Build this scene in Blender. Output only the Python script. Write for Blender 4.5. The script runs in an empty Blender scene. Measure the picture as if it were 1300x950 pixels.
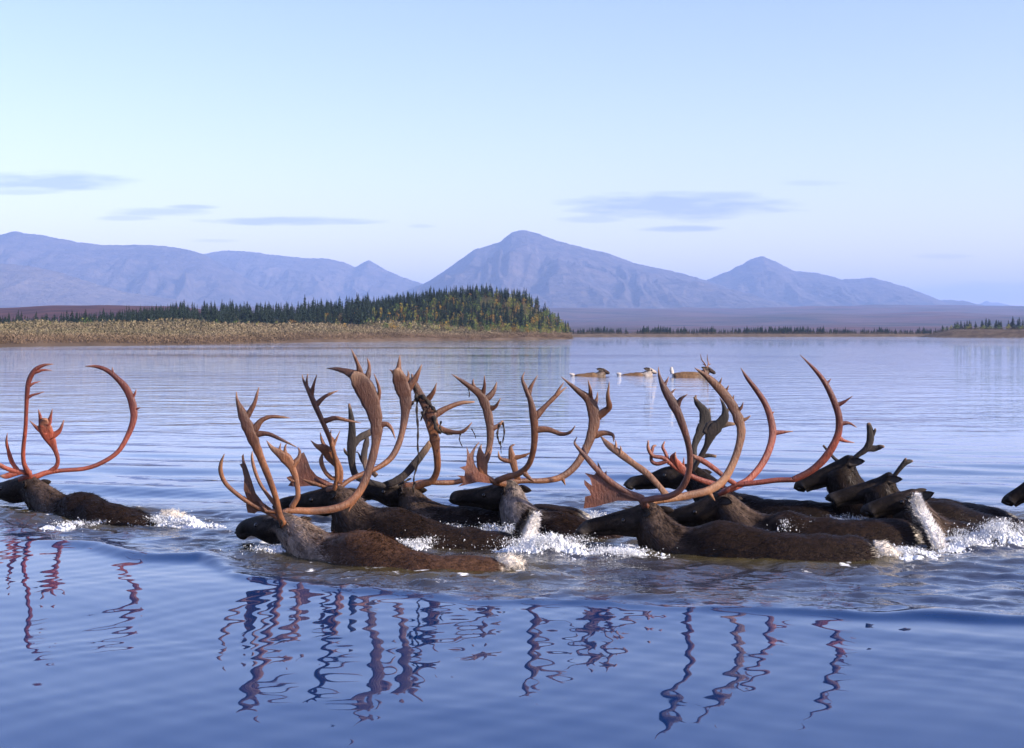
import bpy, bmesh, math, random
import numpy as np
from mathutils import Vector

random.seed(7)
RNG = np.random.default_rng(7)
scene = bpy.context.scene
COL = scene.collection

# ------------------------------------------------------------------ camera
F_PX, HORIZON, CAM_H = 1805.0, 423.0, 1.6
PITCH = math.atan((475.0 - HORIZON) / F_PX)
cam_data = bpy.data.cameras.new('camera')
cam_data.sensor_width = 36.0
cam_data.lens = 36.0 * F_PX / 1300.0
cam_data.clip_start = 0.1
cam_data.clip_end = 120000.0
cam = bpy.data.objects.new('camera', cam_data)
COL.objects.link(cam)
cam.location = (0, 0, CAM_H)
cam.rotation_euler = (math.pi / 2 - PITCH, 0, 0)
scene.camera = cam

# ------------------------------------------------------------------ light
SUN_AZ, SUN_EL = math.radians(114), math.radians(24)     # clockwise from the view direction (+Y)
SKY_STRENGTH, SUN_STRENGTH, EXPOSURE = 0.125, 4.8, 1.03
scene.view_settings.view_transform = 'Standard'
scene.view_settings.look = 'None'
scene.view_settings.exposure = EXPOSURE
scene.view_settings.gamma = 1.0
scene.view_settings.use_curve_mapping = False

sun_data = bpy.data.lights.new('sun', 'SUN')
sun_data.energy = SUN_STRENGTH
sun_data.angle = math.radians(0.5)
sun_data.color = (1.0, 0.87, 0.72)
sun = bpy.data.objects.new('sun', sun_data)
COL.objects.link(sun)
to_sun = Vector((math.sin(SUN_AZ) * math.cos(SUN_EL), math.cos(SUN_AZ) * math.cos(SUN_EL), math.sin(SUN_EL)))
sun.rotation_euler = to_sun.to_track_quat('Z', 'Y').to_euler()

world = bpy.data.worlds.new('World')
scene.world = world
world.use_nodes = True
wn, wl = world.node_tree.nodes, world.node_tree.links
wn.clear()


def wmath(op, a, b=None, clamp=False):
    n = wn.new('ShaderNodeMath')
    n.operation = op
    n.use_clamp = clamp
    for i, v in enumerate((a, b)):
        if v is None:
            continue
        if isinstance(v, (int, float)):
            n.inputs[i].default_value = v
        else:
            wl.new(v, n.inputs[i])
    return n.outputs[0]


w_out = wn.new('ShaderNodeOutputWorld')
w_bg = wn.new('ShaderNodeBackground')
w_bg.inputs['Strength'].default_value = SKY_STRENGTH
w_sky = wn.new('ShaderNodeTexSky')
w_sky.sky_type = 'NISHITA'
w_sky.sun_disc = False
w_sky.sun_elevation = SUN_EL
w_sky.sun_rotation = SUN_AZ
w_sky.air_density = 1.0
w_sky.dust_density = 1.0
w_sky.ozone_density = 2.5
w_tint = wn.new('ShaderNodeMix')
w_tint.data_type = 'RGBA'
w_tint.blend_type = 'MULTIPLY'
w_tint.inputs[0].default_value = 1.0
w_tint.inputs[7].default_value = (1.08, 0.94, 1.10, 1)
wl.new(w_sky.outputs[0], w_tint.inputs[6])
# thin lens clouds low over the mountains (direction space)
w_tc = wn.new('ShaderNodeTexCoord')
w_sep = wn.new('ShaderNodeSeparateXYZ')
wl.new(w_tc.outputs['Generated'], w_sep.inputs[0])
w_y = wmath('MAXIMUM', w_sep.outputs[1], 0.05)
w_az = wmath('DIVIDE', w_sep.outputs[0], w_y)
w_el = wmath('DIVIDE', w_sep.outputs[2], w_y)
w_cmb = wn.new('ShaderNodeCombineXYZ')
wl.new(wmath('MULTIPLY', w_az, 26.0), w_cmb.inputs[0])
wl.new(wmath('MULTIPLY', w_el, 190.0), w_cmb.inputs[1])
w_ns = wn.new('ShaderNodeTexNoise')
w_ns.inputs['Scale'].default_value = 1.0
w_ns.inputs['Detail'].default_value = 5.0
wl.new(w_cmb.outputs[0], w_ns.inputs['Vector'])
w_noise = wmath('MULTIPLY', wmath('SUBTRACT', w_ns.outputs[0], 0.5), 2.2)
CLOUDS = [(70, 232, 105, 14, .8), (40, 244, 60, 5, .5), (200, 270, 70, 6, .6), (245, 263, 36, 3.5, .7), (160, 278, 40, 4, .5),
          (365, 281, 125, 6, .8), (270, 306, 34, 3, .35), (535, 288, 20, 3, .4), (860, 262, 150, 19, .85), (905, 252, 80, 9, .6),
          (860, 291, 62, 4.5, .75), (750, 279, 50, 5, .5), (1195, 326, 42, 4, .4), (1030, 233, 45, 4, .3), (1240, 372, 110, 14, .5), (1380, 366, 160, 10, .5)]
acc = None
for px, py, wx, wy, op in CLOUDS:
    a = wmath('MULTIPLY', wmath('SUBTRACT', w_az, (px - 650) / F_PX), F_PX / wx)
    e = wmath('MULTIPLY', wmath('SUBTRACT', w_el, (HORIZON - py) / F_PX), F_PX / wy)
    r2 = wmath('ADD', wmath('MULTIPLY', a, a), wmath('MULTIPLY', e, e))
    d = wmath('ADD', r2, w_noise)
    m = wmath('MULTIPLY', wmath('MULTIPLY', wmath('SUBTRACT', 1.05, d), 1.1, True), op)
    acc = m if acc is None else wmath('MAXIMUM', acc, m)
w_cl = wn.new('ShaderNodeMix')
w_cl.data_type = 'RGBA'
w_cl.blend_type = 'MULTIPLY'
wl.new(wmath('MULTIPLY', acc, 1.0, True), w_cl.inputs[0])
w_cl.inputs[7].default_value = (0.50, 0.56, 0.80, 1)
w_n = wn.new('ShaderNodeVectorMath')
w_n.operation = 'NORMALIZE'
wl.new(w_tc.outputs['Generated'], w_n.inputs[0])
w_s2 = wn.new('ShaderNodeSeparateXYZ')
wl.new(w_n.outputs[0], w_s2.inputs[0])
w_low = wmath('POWER', 2.718, wmath('MULTIPLY', wmath('MAXIMUM', w_s2.outputs[2], 0.0), -9.0))
w_pale = wn.new('ShaderNodeMix')
w_pale.data_type = 'RGBA'
w_pale.blend_type = 'MULTIPLY'
wl.new(w_low, w_pale.inputs[0])
wl.new(w_tint.outputs[2], w_pale.inputs[6])
w_pale.inputs[7].default_value = (1.78, 1.46, 1.12, 1)
wl.new(w_pale.outputs[2], w_cl.inputs[6])
wl.new(w_cl.outputs[2], w_bg.inputs['Color'])
wl.new(w_bg.outputs[0], w_out.inputs[0])

cy = scene.cycles
cy.use_denoising = True
cy.max_bounces = 6
cy.diffuse_bounces = 2
cy.glossy_bounces = 3
cy.transmission_bounces = 2
cy.transparent_max_bounces = 6
cy.volume_bounces = 1
cy.caustics_reflective = False
cy.caustics_refractive = False
cy.sample_clamp_indirect = 4.0


# ------------------------------------------------------------------ helpers
def P(px, py, Y):
    """point of the place at distance Y whose direction the photograph gives"""
    u, v = (px - 650.0) / F_PX, (475.0 - py) / F_PX
    dy = math.cos(PITCH) + v * math.sin(PITCH)
    dz = -math.sin(PITCH) + v * math.cos(PITCH)
    return Vector((u * Y / dy, Y, CAM_H + dz * Y / dy))


def ground_y(py):
    return F_PX * CAM_H / (py - HORIZON)


def hash2(ix, iy, seed):
    h = (ix.astype(np.int64) * 374761393 + iy.astype(np.int64) * 668265263 + seed * 974711) & 0x7fffffff
    h = ((h ^ (h >> 13)) * 1274126177) & 0x7fffffff
    h = (h ^ (h >> 16)) & 0xffff
    return h / 65535.0


def vnoise(x, y, seed=0):
    x = np.asarray(x, float); y = np.asarray(y, float)
    ix, iy = np.floor(x), np.floor(y)
    fx, fy = x - ix, y - iy
    fx = fx * fx * fx * (fx * (fx * 6 - 15) + 10)
    fy = fy * fy * fy * (fy * (fy * 6 - 15) + 10)
    a, b = hash2(ix, iy, seed), hash2(ix + 1, iy, seed)
    c, d = hash2(ix, iy + 1, seed), hash2(ix + 1, iy + 1, seed)
    return (a + (b - a) * fx) * (1 - fy) + (c + (d - c) * fx) * fy


def fbm(x, y, octaves=4, seed=0):
    s, a, t = 0.0, 1.0, 0.0
    for o in range(octaves):
        s = s + a * (vnoise(x * 2 ** o + 17.3 * o, y * 2 ** o - 9.1 * o, seed + o) - 0.5)
        t += a
        a *= 0.5
    return s / t * 2


def ridged(x, y, octaves=4, seed=0):
    s, a, t = 0.0, 1.0, 0.0
    for o in range(octaves):
        s = s + a * (1 - np.abs(2 * vnoise(x * 2 ** o + 5.7 * o, y * 2 ** o + 3.1 * o, seed + o) - 1))
        t += a
        a *= 0.5
    return s / t


def sstep(a, b, x):
    t = np.clip((np.asarray(x, float) - a) / (b - a), 0, 1)
    return t * t * (3 - 2 * t)


def new_obj(name, mesh, mat=None, parent=None):
    o = bpy.data.objects.new(name, mesh)
    COL.objects.link(o)
    if mat is not None and not mesh.materials:
        mesh.materials.append(mat)
    if parent is not None:
        o.parent = parent
    return o


def make_mesh(name, V, Fc, smooth=True, color=None, attrs=None):
    """V (n,3); Fc (m,3|4) array, or list of such arrays"""
    V = np.asarray(V, np.float32)
    arrs = Fc if isinstance(Fc, list) else [Fc]
    arrs = [np.asarray(a, np.int32) for a in arrs if len(a)]
    me = bpy.data.meshes.new(name)
    me.vertices.add(len(V))
    me.vertices.foreach_set('co', V.ravel())
    loops = np.concatenate([a.ravel() for a in arrs])
    sizes = np.concatenate([np.full(len(a), a.shape[1], np.int32) for a in arrs])
    starts = np.concatenate([[0], np.cumsum(sizes)[:-1]]).astype(np.int32)
    me.loops.add(len(loops))
    me.loops.foreach_set('vertex_index', loops.astype(np.int32))
    me.polygons.add(len(sizes))
    me.polygons.foreach_set('loop_start', starts)
    me.polygons.foreach_set('use_smooth', np.full(len(sizes), bool(smooth)))
    me.update(calc_edges=True)
    if color is not None:
        c = np.ones((len(V), 4), np.float32)
        c[:, :3] = color
        at = me.attributes.new('tone', 'FLOAT_COLOR', 'POINT')
        at.data.foreach_set('color', c.ravel())
    for k, v in (attrs or {}).items():
        at = me.attributes.new(k, 'FLOAT', 'POINT')
        at.data.foreach_set('value', np.asarray(v, np.float32).ravel())
    return me


def grid_faces(nu, nv, wrap=False):
    """rows nu, columns nv (index i*nv+j)"""
    i = np.arange(nu - 1)[:, None]
    j = np.arange(nv if wrap else nv - 1)[None, :]
    j2 = (j + 1) % nv
    return np.stack([i * nv + j, i * nv + j2, (i + 1) * nv + j2, (i + 1) * nv + j], -1).reshape(-1, 4)


def tag(o, label=None, cat=None, group=None, kind=None):
    if label: o['label'] = label
    if cat: o['category'] = cat
    if group: o['group'] = group
    if kind: o['kind'] = kind
    return o


class Nodes:
    def __init__(self, name):
        self.m = bpy.data.materials.new(name)
        self.m.use_nodes = True
        self.t = self.m.node_tree
        self.b = self.t.nodes['Principled BSDF']

    def n(self, kind, **kw):
        nd = self.t.nodes.new(kind)
        for k, v in kw.items():
            setattr(nd, k, v)
        return nd

    def link(self, a, b):
        self.t.links.new(a, b)

    def val(self, sock, v):
        if isinstance(v, (int, float, tuple, list)):
            sock.default_value = v
        else:
            self.link(v, sock)

    def math(self, op, a, b=0.0, clamp=False):
        nd = self.n('ShaderNodeMath', operation=op, use_clamp=clamp)
        self.val(nd.inputs[0], a)
        self.val(nd.inputs[1], b)
        return nd.outputs[0]

    def mix(self, f, a, b, blend='MIX'):
        nd = self.n('ShaderNodeMix', data_type='RGBA', blend_type=blend)
        self.val(nd.inputs[0], f)
        self.val(nd.inputs[6], a if not isinstance(a, tuple) else (*a[:3], 1))
        self.val(nd.inputs[7], b if not isinstance(b, tuple) else (*b[:3], 1))
        return nd.outputs[2]

    def noise(self, scale, detail=3, vec=None, rough=0.5, stretch=None, coord='Object'):
        nd = self.n('ShaderNodeTexNoise')
        nd.inputs['Scale'].default_value = scale
        nd.inputs['Detail'].default_value = detail
        nd.inputs['Roughness'].default_value = rough
        if vec is None:
            vec = self.n('ShaderNodeTexCoord').outputs[coord]
        if stretch:
            mp = self.n('ShaderNodeMapping')
            mp.inputs['Scale'].default_value = stretch
            self.link(vec, mp.inputs[0])
            vec = mp.outputs[0]
        self.link(vec, nd.inputs['Vector'])
        return nd.outputs[0]

    def ramp(self, f, lo, hi, a=0.0, b=1.0):
        nd = self.n('ShaderNodeMapRange')
        self.val(nd.inputs[0], f)
        for i, v in enumerate((lo, hi, a, b)):
            nd.inputs[i + 1].default_value = v
        return nd.outputs[0]

    def attr(self, name):
        return self.n('ShaderNodeAttribute', attribute_name=name)

    def bump(self, h, strength=1.0, dist=0.01, normal=None):
        nd = self.n('ShaderNodeBump')
        self.val(nd.inputs['Strength'], strength)
        nd.inputs['Distance'].default_value = dist
        self.link(h, nd.inputs['Height'])
        if normal is not None:
            self.link(normal, nd.inputs['Normal'])
        return nd.outputs[0]


# ------------------------------------------------------------------ materials
def mat_toned(name, rough=0.8, noise_scale=6.0, amount=0.35, bump=0.0, spec=0.3):
    """colour from the mesh's own 'tone' attribute with a mottled variation"""
    k = Nodes(name)
    c = k.attr('tone').outputs['Color']
    f = k.ramp(k.noise(noise_scale, 4), 0.3, 0.7, 1 - amount, 1 + amount)
    mul = k.n('ShaderNodeVectorMath', operation='SCALE')
    k.link(c, mul.inputs[0]); k.link(f, mul.inputs['Scale'])
    k.link(mul.outputs[0], k.b.inputs['Base Color'])
    k.b.inputs['Roughness'].default_value = rough
    k.b.inputs['Specular IOR Level'].default_value = spec
    if bump:
        k.link(k.bump(k.noise(noise_scale * 4, 3), 1.0, bump), k.b.inputs['Normal'])
    return k.m


def mat_plain(name, col, rough=0.6, var=0.25, scale=8.0, bump=0.0, spec=0.5, col2=None, stretch=None):
    k = Nodes(name)
    n = k.noise(scale, 4, stretch=stretch)
    c2 = col2 or tuple(v * (1 - var) for v in col)
    k.link(k.mix(k.ramp(n, 0.35, 0.65), c2, col), k.b.inputs['Base Color'])
    k.b.inputs['Roughness'].default_value = rough
    k.b.inputs['Specular IOR Level'].default_value = spec
    if bump:
        k.link(k.bump(k.noise(scale * 3, 3, stretch=stretch), 1.0, bump), k.b.inputs['Normal'])
    return k.m


def mat_antler(name, col, col2, rough=0.42):
    k = Nodes(name)
    n1 = k.noise(5.0, 3)
    n2 = k.noise(38.0, 3)
    c = k.mix(k.ramp(n1, 0.38, 0.62), col, col2)
    c = k.mix(k.math('MULTIPLY', k.ramp(n2, 0.5, 0.75), 0.45), c, tuple(v * 0.4 for v in col2))
    c = k.mix(k.attr('upper_dark').outputs['Fac'], c, (col2[0] * .42, col2[1] * .34, col2[2] * .36))  # darker tone on the upper beam and the tines there
    c = k.mix(k.math('MULTIPLY', k.attr('tip').outputs['Fac'], 0.6), c, (0.30, 0.18, 0.11))
    k.link(c, k.b.inputs['Base Color'])
    k.b.inputs['Roughness'].default_value = rough
    k.b.inputs['Specular IOR Level'].default_value = 0.45
    k.link(k.bump(k.noise(28.0, 5, rough=0.7, stretch=(2.2, 2.2, 0.7)), 1.0, 0.010), k.b.inputs['Normal'])
    return k.m


M_FUR = mat_toned('fur_skin', 0.65, 26.0, 0.5, 0.006, 0.08)
M_HAIR = mat_toned('fur_hair', 0.42, 30.0, 0.2, 0.0, 0.20)
M_EAR = mat_toned('ear_fur', 0.8, 40, 0.3, 0.002, 0.1)
M_EYE = mat_plain('eye', (0.008, 0.006, 0.005), 0.08, 0.2)
M_NOSE = mat_plain('nose_skin', (0.012, 0.010, 0.010), 0.35, 0.3, 60)
M_TAIL = mat_toned('tail_fur', 0.75, 30, 0.12, 0.003, 0.2)
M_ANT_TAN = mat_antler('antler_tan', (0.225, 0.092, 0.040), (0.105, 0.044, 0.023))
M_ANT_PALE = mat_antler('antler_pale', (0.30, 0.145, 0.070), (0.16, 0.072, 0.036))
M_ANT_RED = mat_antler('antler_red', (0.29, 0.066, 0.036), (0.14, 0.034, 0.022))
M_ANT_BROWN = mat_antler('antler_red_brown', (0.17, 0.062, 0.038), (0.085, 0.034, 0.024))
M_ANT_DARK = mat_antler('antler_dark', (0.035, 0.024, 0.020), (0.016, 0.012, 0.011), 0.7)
M_VELVET = mat_plain('velvet_skin', (0.03, 0.021, 0.017), 0.85, 0.5, 60, 0.003)
M_SPRAY = mat_plain('spray_water', (0.80, 0.83, 0.87), 0.25, 0.25, 26)
M_SPRUCE = mat_toned('spruce_needles', 0.8, 0.35, 0.25, 0, 0.15)
M_LEAF = mat_toned('autumn_leaves', 0.75, 0.5, 0.25, 0, 0.15)
M_BARK = mat_plain('bark', (0.12, 0.09, 0.07), 0.9, 0.4, 3)
M_SHRUB = mat_toned('willow_shrub', 0.85, 0.15, 0.3, 0, 0.1)


def mat_water():
    k = Nodes('river_water')
    foam, silt, rip = k.attr('foam').outputs['Fac'], k.attr('silt').outputs['Fac'], k.attr('ripple').outputs['Fac']
    obj = k.n('ShaderNodeTexCoord').outputs['Object']
    base = k.mix(silt, (0.002, 0.024, 0.100), (0.056, 0.045, 0.020))
    fn = k.noise(34, 5, obj, 0.62)
    fmask = k.ramp(k.math('ADD', foam, k.math('MULTIPLY', k.math('SUBTRACT', fn, 0.5), 0.9)), 0.5, 0.8)
    col = k.mix(fmask, base, (0.82, 0.84, 0.86))
    k.link(col, k.b.inputs['Base Color'])
    k.link(k.ramp(fmask, 0, 1, 0.02, 0.7), k.b.inputs['Roughness'])
    k.b.inputs['IOR'].default_value = 1.333
    # ripples: short ones close by, longer swell far out, wind patches over all
    patch = k.ramp(k.noise(0.035, 3, obj, stretch=(0.5, 1.6, 1)), 0.35, 0.68, 0.25, 1.0)
    n_far = k.noise(1.0, 3, obj, 0.55, stretch=(0.40, 0.80, 1))
    n_mid = k.noise(1.0, 3, obj, 0.55, stretch=(1.1, 3.2, 1))
    n_fine = k.noise(1.0, 3, obj, 0.6, stretch=(7, 14, 1))
    s_far = k.math('MULTIPLY', rip, patch)
    nb = k.bump(n_far, s_far, 0.085)
    nb = k.bump(n_mid, s_far, 0.026, nb)
    fine_s = k.math('ADD', k.math('MULTIPLY', silt, 0.55), k.math('MULTIPLY', s_far, 0.10))
    nb = k.bump(n_fine, k.math('MINIMUM', fine_s, 1.0), 0.022, nb)
    k.link(nb, k.b.inputs['Normal'])
    k.link(nb, k.b.inputs['Coat Normal'])
    k.link(k.math('MULTIPLY', k.math('MULTIPLY', k.ramp(fmask, 0, 1, 1.0, 0.0), k.math('ADD', k.math('MULTIPLY', rip, 0.75), 0.25)), k.ramp(silt, 0.1, 0.9, 1.0, 0.25)), k.b.inputs['Coat Weight'])
    k.b.inputs['Coat Roughness'].default_value = 0.02
    k.b.inputs['Coat IOR'].default_value = 1.333
    return k.m


M_WATER = mat_water()


def mat_mountain(name, c1, c2, c3):
    k = Nodes(name)
    obj = k.n('ShaderNodeTexCoord').outputs['Object']
    a = k.ramp(k.noise(0.0016, 6, obj, 0.6), 0.38, 0.62)
    b = k.ramp(k.noise(0.008, 6, obj, 0.65, stretch=(1, 1, 3)), 0.42, 0.66)
    c = k.mix(b, k.mix(a, c1, c2), c3)
    k.link(c, k.b.inputs['Base Color'])
    k.b.inputs['Roughness'].default_value = 0.95
    k.b.inputs['Specular IOR Level'].default_value = 0.05
    k.link(k.bump(k.noise(0.012, 6, obj, 0.65), 1.0, 60.0), k.b.inputs['Normal'])
    return k.m


M_MOUNT = mat_mountain('mountain_tundra', (0.085, 0.072, 0.078), (0.125, 0.102, 0.098), (0.038, 0.036, 0.046))
M_MOUNT_PALE = mat_mountain('mountain_pale', (0.17, 0.145, 0.13), (0.13, 0.11, 0.105), (0.095, 0.08, 0.085))


def mat_tundra():
    k = Nodes('autumn_tundra')
    obj = k.n('ShaderNodeTexCoord').outputs['Object']
    a = k.ramp(k.noise(0.0022, 6, obj, 0.6, stretch=(0.35, 1, 1)), 0.4, 0.6)
    b = k.ramp(k.noise(0.012, 5, obj, 0.6, stretch=(0.4, 1, 1)), 0.45, 0.62)
    c = k.mix(b, k.mix(a, (0.120, 0.060, 0.066), (0.110, 0.088, 0.090)), (0.040, 0.044, 0.052))
    k.link(c, k.b.inputs['Base Color'])
    k.b.inputs['Roughness'].default_value = 0.95
    k.b.inputs['Specular IOR Level'].default_value = 0.05
    k.link(k.bump(k.noise(0.05, 5, obj), 0.8, 4.0), k.b.inputs['Normal'])
    return k.m


M_TUNDRA = mat_tundra()
M_RED_TUNDRA = mat_plain('red_dwarf_birch', (0.105, 0.042, 0.032), 0.95, 0.6, 0.03, 0.0, 0.05)
M_BANK = mat_toned('bank_ground', 0.95, 0.12, 0.35, 0.1, 0.1)
M_SOIL = mat_plain('bank_soil', (0.15, 0.11, 0.075), 0.95, 0.4, 0.3, 0.1, 0.1)

# ------------------------------------------------------------------ traced animals (photograph directions + distances)
CROPS = {'a': (0, 440, .2737), 'b': (260, 440, .3158), 'c': (500, 440, .3158), 'd': (720, 440, .3158), 'e': (1000, 440, .3158),
         'z1': (0, 560, .1538), 'z2': (270, 560, .1894), 'z3': (420, 560, .1894), 'z4': (560, 560, .1894), 'z5': (730, 540, .1894),
         'z6': (880, 540, .1894), 'z7': (1040, 560, .2), 'f': (715, 445, .1538), 'p': (0, 0, 1.0)}


def T(crop, pts):
    ox, oy, s = CROPS[crop]
    return [(ox + p[0] * s, oy + p[1] * s) + ((p[2] * s,) if len(p) > 2 else ()) for p in pts]


ST = np.array([0, .03, .06, .10, .14, .19, .25, .36, .47, .56, .70, .82, .92, 1.0])
HW = np.array([.046, .064, .066, .058, .068, .100, .092, .125, .175, .215, .25, .24, .19, .07])
HH = np.array([.100, .132, .132, .136, .160, .225, .245, .32, .46, .56, .60, .56, .48, .26])

# each: depth of the animal, silhouette line nose -> tail (px, py, depth offset, body station)
BODY = {
 'A': (12.0, [(-28, 622, .30, 0), (-20, 617, .28, .05), (-3, 613.5, .20, .13), (14, 609, .10, .19), (36, 604, 0, .25), (60, 617, 0, .36), (82, 630, 0, .47),
              (104, 625, 0, .56), (122, 633, -.02, .64), (140, 638.5, -.04, .72), (170, 648, -.06, .82), (195, 655, -.08, .92), (214, 661, -.1, 1)]),
 'B': (9.65, [(306, 674, .28, 0), (309, 662, .25, .05), (322, 656, .18, .13), (340, 653, .08, .19), (362, 651, 0, .25), (386, 661, 0, .36), (418, 677, 0, .47),
             (456, 672.5, 0, .56), (485, 682, 0, .64), (515, 697, 0, .73), (547, 704, -.02, .82), (600, 706, -.04, .90), (634, 711, -.05, .96), (650, 718, -.06, 1)]),
 'C': (10.7, [(354, 640, .12, 0), (357, 633, .1, .05), (378, 628, .08, .13), (404, 621, .04, .19), (424, 616, 0, .25), (446, 624, 0, .36), (468, 643, 0, .46),
              (503, 646, 0, .56), (534, 655, 0, .66), (571, 668, 0, .76), (612, 673, 0, .85), (648, 677, 0, .93), (668, 690, 0, 1)]),
 'D': (11.7, [(455, 630, .05, 0), (459, 620, .05, .05), (474, 614, .03, .13), (496, 613, .0, .19), (516, 612, 0, .25), (531, 625, 0, .36), (560, 640, 0, .47),
              (605, 642, 0, .57), (645, 646, 0, .68), (678, 642, 0, .78), (702, 641, 0, .86), (728, 644, 0, .94), (748, 654, 0, 1)]),
 'E': (10.95, [(572, 634, .1, 0), (577, 624, .1, .05), (598, 620.5, .06, .13), (622, 616, .03, .19), (648, 609, 0, .25), (660, 630, 0, .36), (682, 648, 0, .47),
               (712, 650, .05, .57), (732, 657, .12, .68), (755, 664, .2, .80), (780, 672, .28, .92), (798, 682, .33, 1)]),
 'G': (10.1, [(735, 676, .08, 0), (740, 663, .07, .05), (768, 654, .05, .13), (796, 646, .03, .19), (826, 637, 0, .25), (840, 650, 0, .36), (872, 670, 0, .47),
              (910, 661, 0, .56), (960, 671, 0, .66), (1000, 677.5, 0, .75), (1060, 680, 0, .86), (1094, 684, 0, .94), (1116, 699, 0, 1)]),
 'H': (10.85, [(826, 664, .08, 0), (831, 656, .07, .05), (858, 646, .05, .13), (886, 636, .02, .19), (918, 622, 0, .25), (944, 641, 0, .36), (970, 654, 0, .46),
               (1000, 649, 0, .56), (1036, 657, 0, .67), (1075, 659, 0, .77), (1115, 659, 0, .86), (1148, 660, 0, .94), (1166, 676, 0, 1)]),
 'I': (12.3, [(797, 614, .06, 0), (801, 606, .05, .05), (824, 601, .04, .13), (848, 592, .02, .19), (878, 590, 0, .25), (905, 606, 0, .36), (928, 624, 0, .46),
              (946, 627, 0, .55), (968, 633, 0, .64), (1010, 636, 0, .76), (1042, 637, 0, .86), (1070, 641, 0, .94), (1092, 652, 0, 1)]),
 'J': (12.2, [(1007, 620, .05, 0), (1012, 610, .05, .05), (1032, 600, .03, .13), (1060, 586, .02, .19), (1080, 578, 0, .25), (1093, 606, 0, .36), (1120, 626, 0, .46),
              (1160, 630, 0, .56), (1190, 632, 0, .66), (1216, 636, 0, .76), (1246, 641, 0, .86), (1272, 648, 0, .94), (1290, 657, 0, 1)]),
 'K': (11.6, [(1048, 635, .05, 0), (1052, 627, .05, .05), (1080, 618, .03, .13), (1112, 607, .02, .19), (1131, 600, 0, .25), (1141, 622, 0, .36), (1165, 636, 0, .46),
              (1206, 637, 0, .57), (1236, 649, 0, .68), (1262, 655, 0, .78), (1296, 660, 0, .90), (1320, 670, 0, 1)]),
 'L': (11.15, [(1092, 650, .05, 0), (1098, 641, .05, .05), (1122, 631, .03, .13), (1144, 624, .02, .19), (1165, 622, 0, .25), (1181, 644, 0, .36), (1202, 661, 0, .47),
               (1226, 663, 0, .57), (1250, 671, 0, .68), (1290, 676, 0, .80), (1330, 680, 0, .92), (1350, 688, 0, 1)]),
 'M': (11.9, [(1271, 638, .05, 0), (1275, 630, .05, .05), (1292, 618, .03, .13), (1312, 605, .02, .19), (1334, 598, 0, .25), (1350, 620, 0, .36), (1375, 636, 0, .46),
              (1410, 634, 0, .57), (1450, 641, 0, .68), (1500, 645, 0, .80), (1550, 649, 0, .92), (1575, 657, 0, 1)]),
 'N': (53.0, [(774.5, 474, 0, 0), (773.5, 472.4, 0, .06), (771, 470.6, 0, .13), (767.5, 468.3, 0, .19), (764, 467.6, 0, .25), (760.5, 471.0, 0, .36), (757, 473, 0, .47),
              (752, 472.8, 0, .56), (745, 473.7, 0, .70), (738, 474.4, 0, .82), (732, 475.4, 0, .92), (728, 476.8, 0, 1)]),
 'O': (54.0, [(834.5, 473.6, 0, 0), (833.5, 472, 0, .06), (831, 470.2, 0, .13), (827.5, 467.9, 0, .19), (824, 467.2, 0, .25), (820, 470.6, 0, .36), (816, 472.6, 0, .47),
              (811, 472.3, 0, .56), (804, 473.2, 0, .70), (797, 474, 0, .82), (791, 475, 0, .92), (787, 476.4, 0, 1)]),
 'P': (52.0, [(909, 474.2, 0, 0), (908, 472, 0, .06), (905, 469.5, 0, .13), (901, 466.3, 0, .19), (897, 465.6, 0, .25), (891, 470, 0, .36), (886, 472.2, 0, .47),
              (880, 471.8, 0, .56), (871, 472.0, 0, .70), (863, 472.6, 0, .82), (857, 473.6, 0, .92), (853, 475.6, 0, 1)]),
}


HEADING = {'A': 1.1, 'B': .95, 'C': .55, 'D': .8, 'E': .9, 'G': .5, 'H': .5, 'I': 1.0}     # head lies farther off than the rump
for k_, v_ in HEADING.items():
    Y_, rows_ = BODY[k_]
    BODY[k_] = (Y_, [(a, b, d + v_ * float(np.interp(st, [0, .25, .47, .60, .80], [1, .85, .50, .25, 0])), st) for a, b, d, st in rows_])


def catmull(pts, per=5):
    pts = np.asarray(pts, float)
    q = np.vstack([2 * pts[0] - pts[1], pts, 2 * pts[-1] - pts[-2]])
    out = []
    for i in range(1, len(q) - 2):
        p0, p1, p2, p3 = q[i - 1], q[i], q[i + 1], q[i + 2]
        for k in range(per):
            t = k / per
            out.append(0.5 * (2 * p1 + (p2 - p0) * t + (2 * p0 - 5 * p1 + 4 * p2 - p3) * t * t + (3 * p1 - p0 - 3 * p2 + p3) * t ** 3))
    out.append(pts[-1])
    return np.array(out)


def spine_of(key):
    Y, rows = BODY[key]
    return catmull([[*P(px, py, Y + d), st] for px, py, d, st in rows], 5)


SPINES = {k: spine_of(k) for k in BODY}

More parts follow.
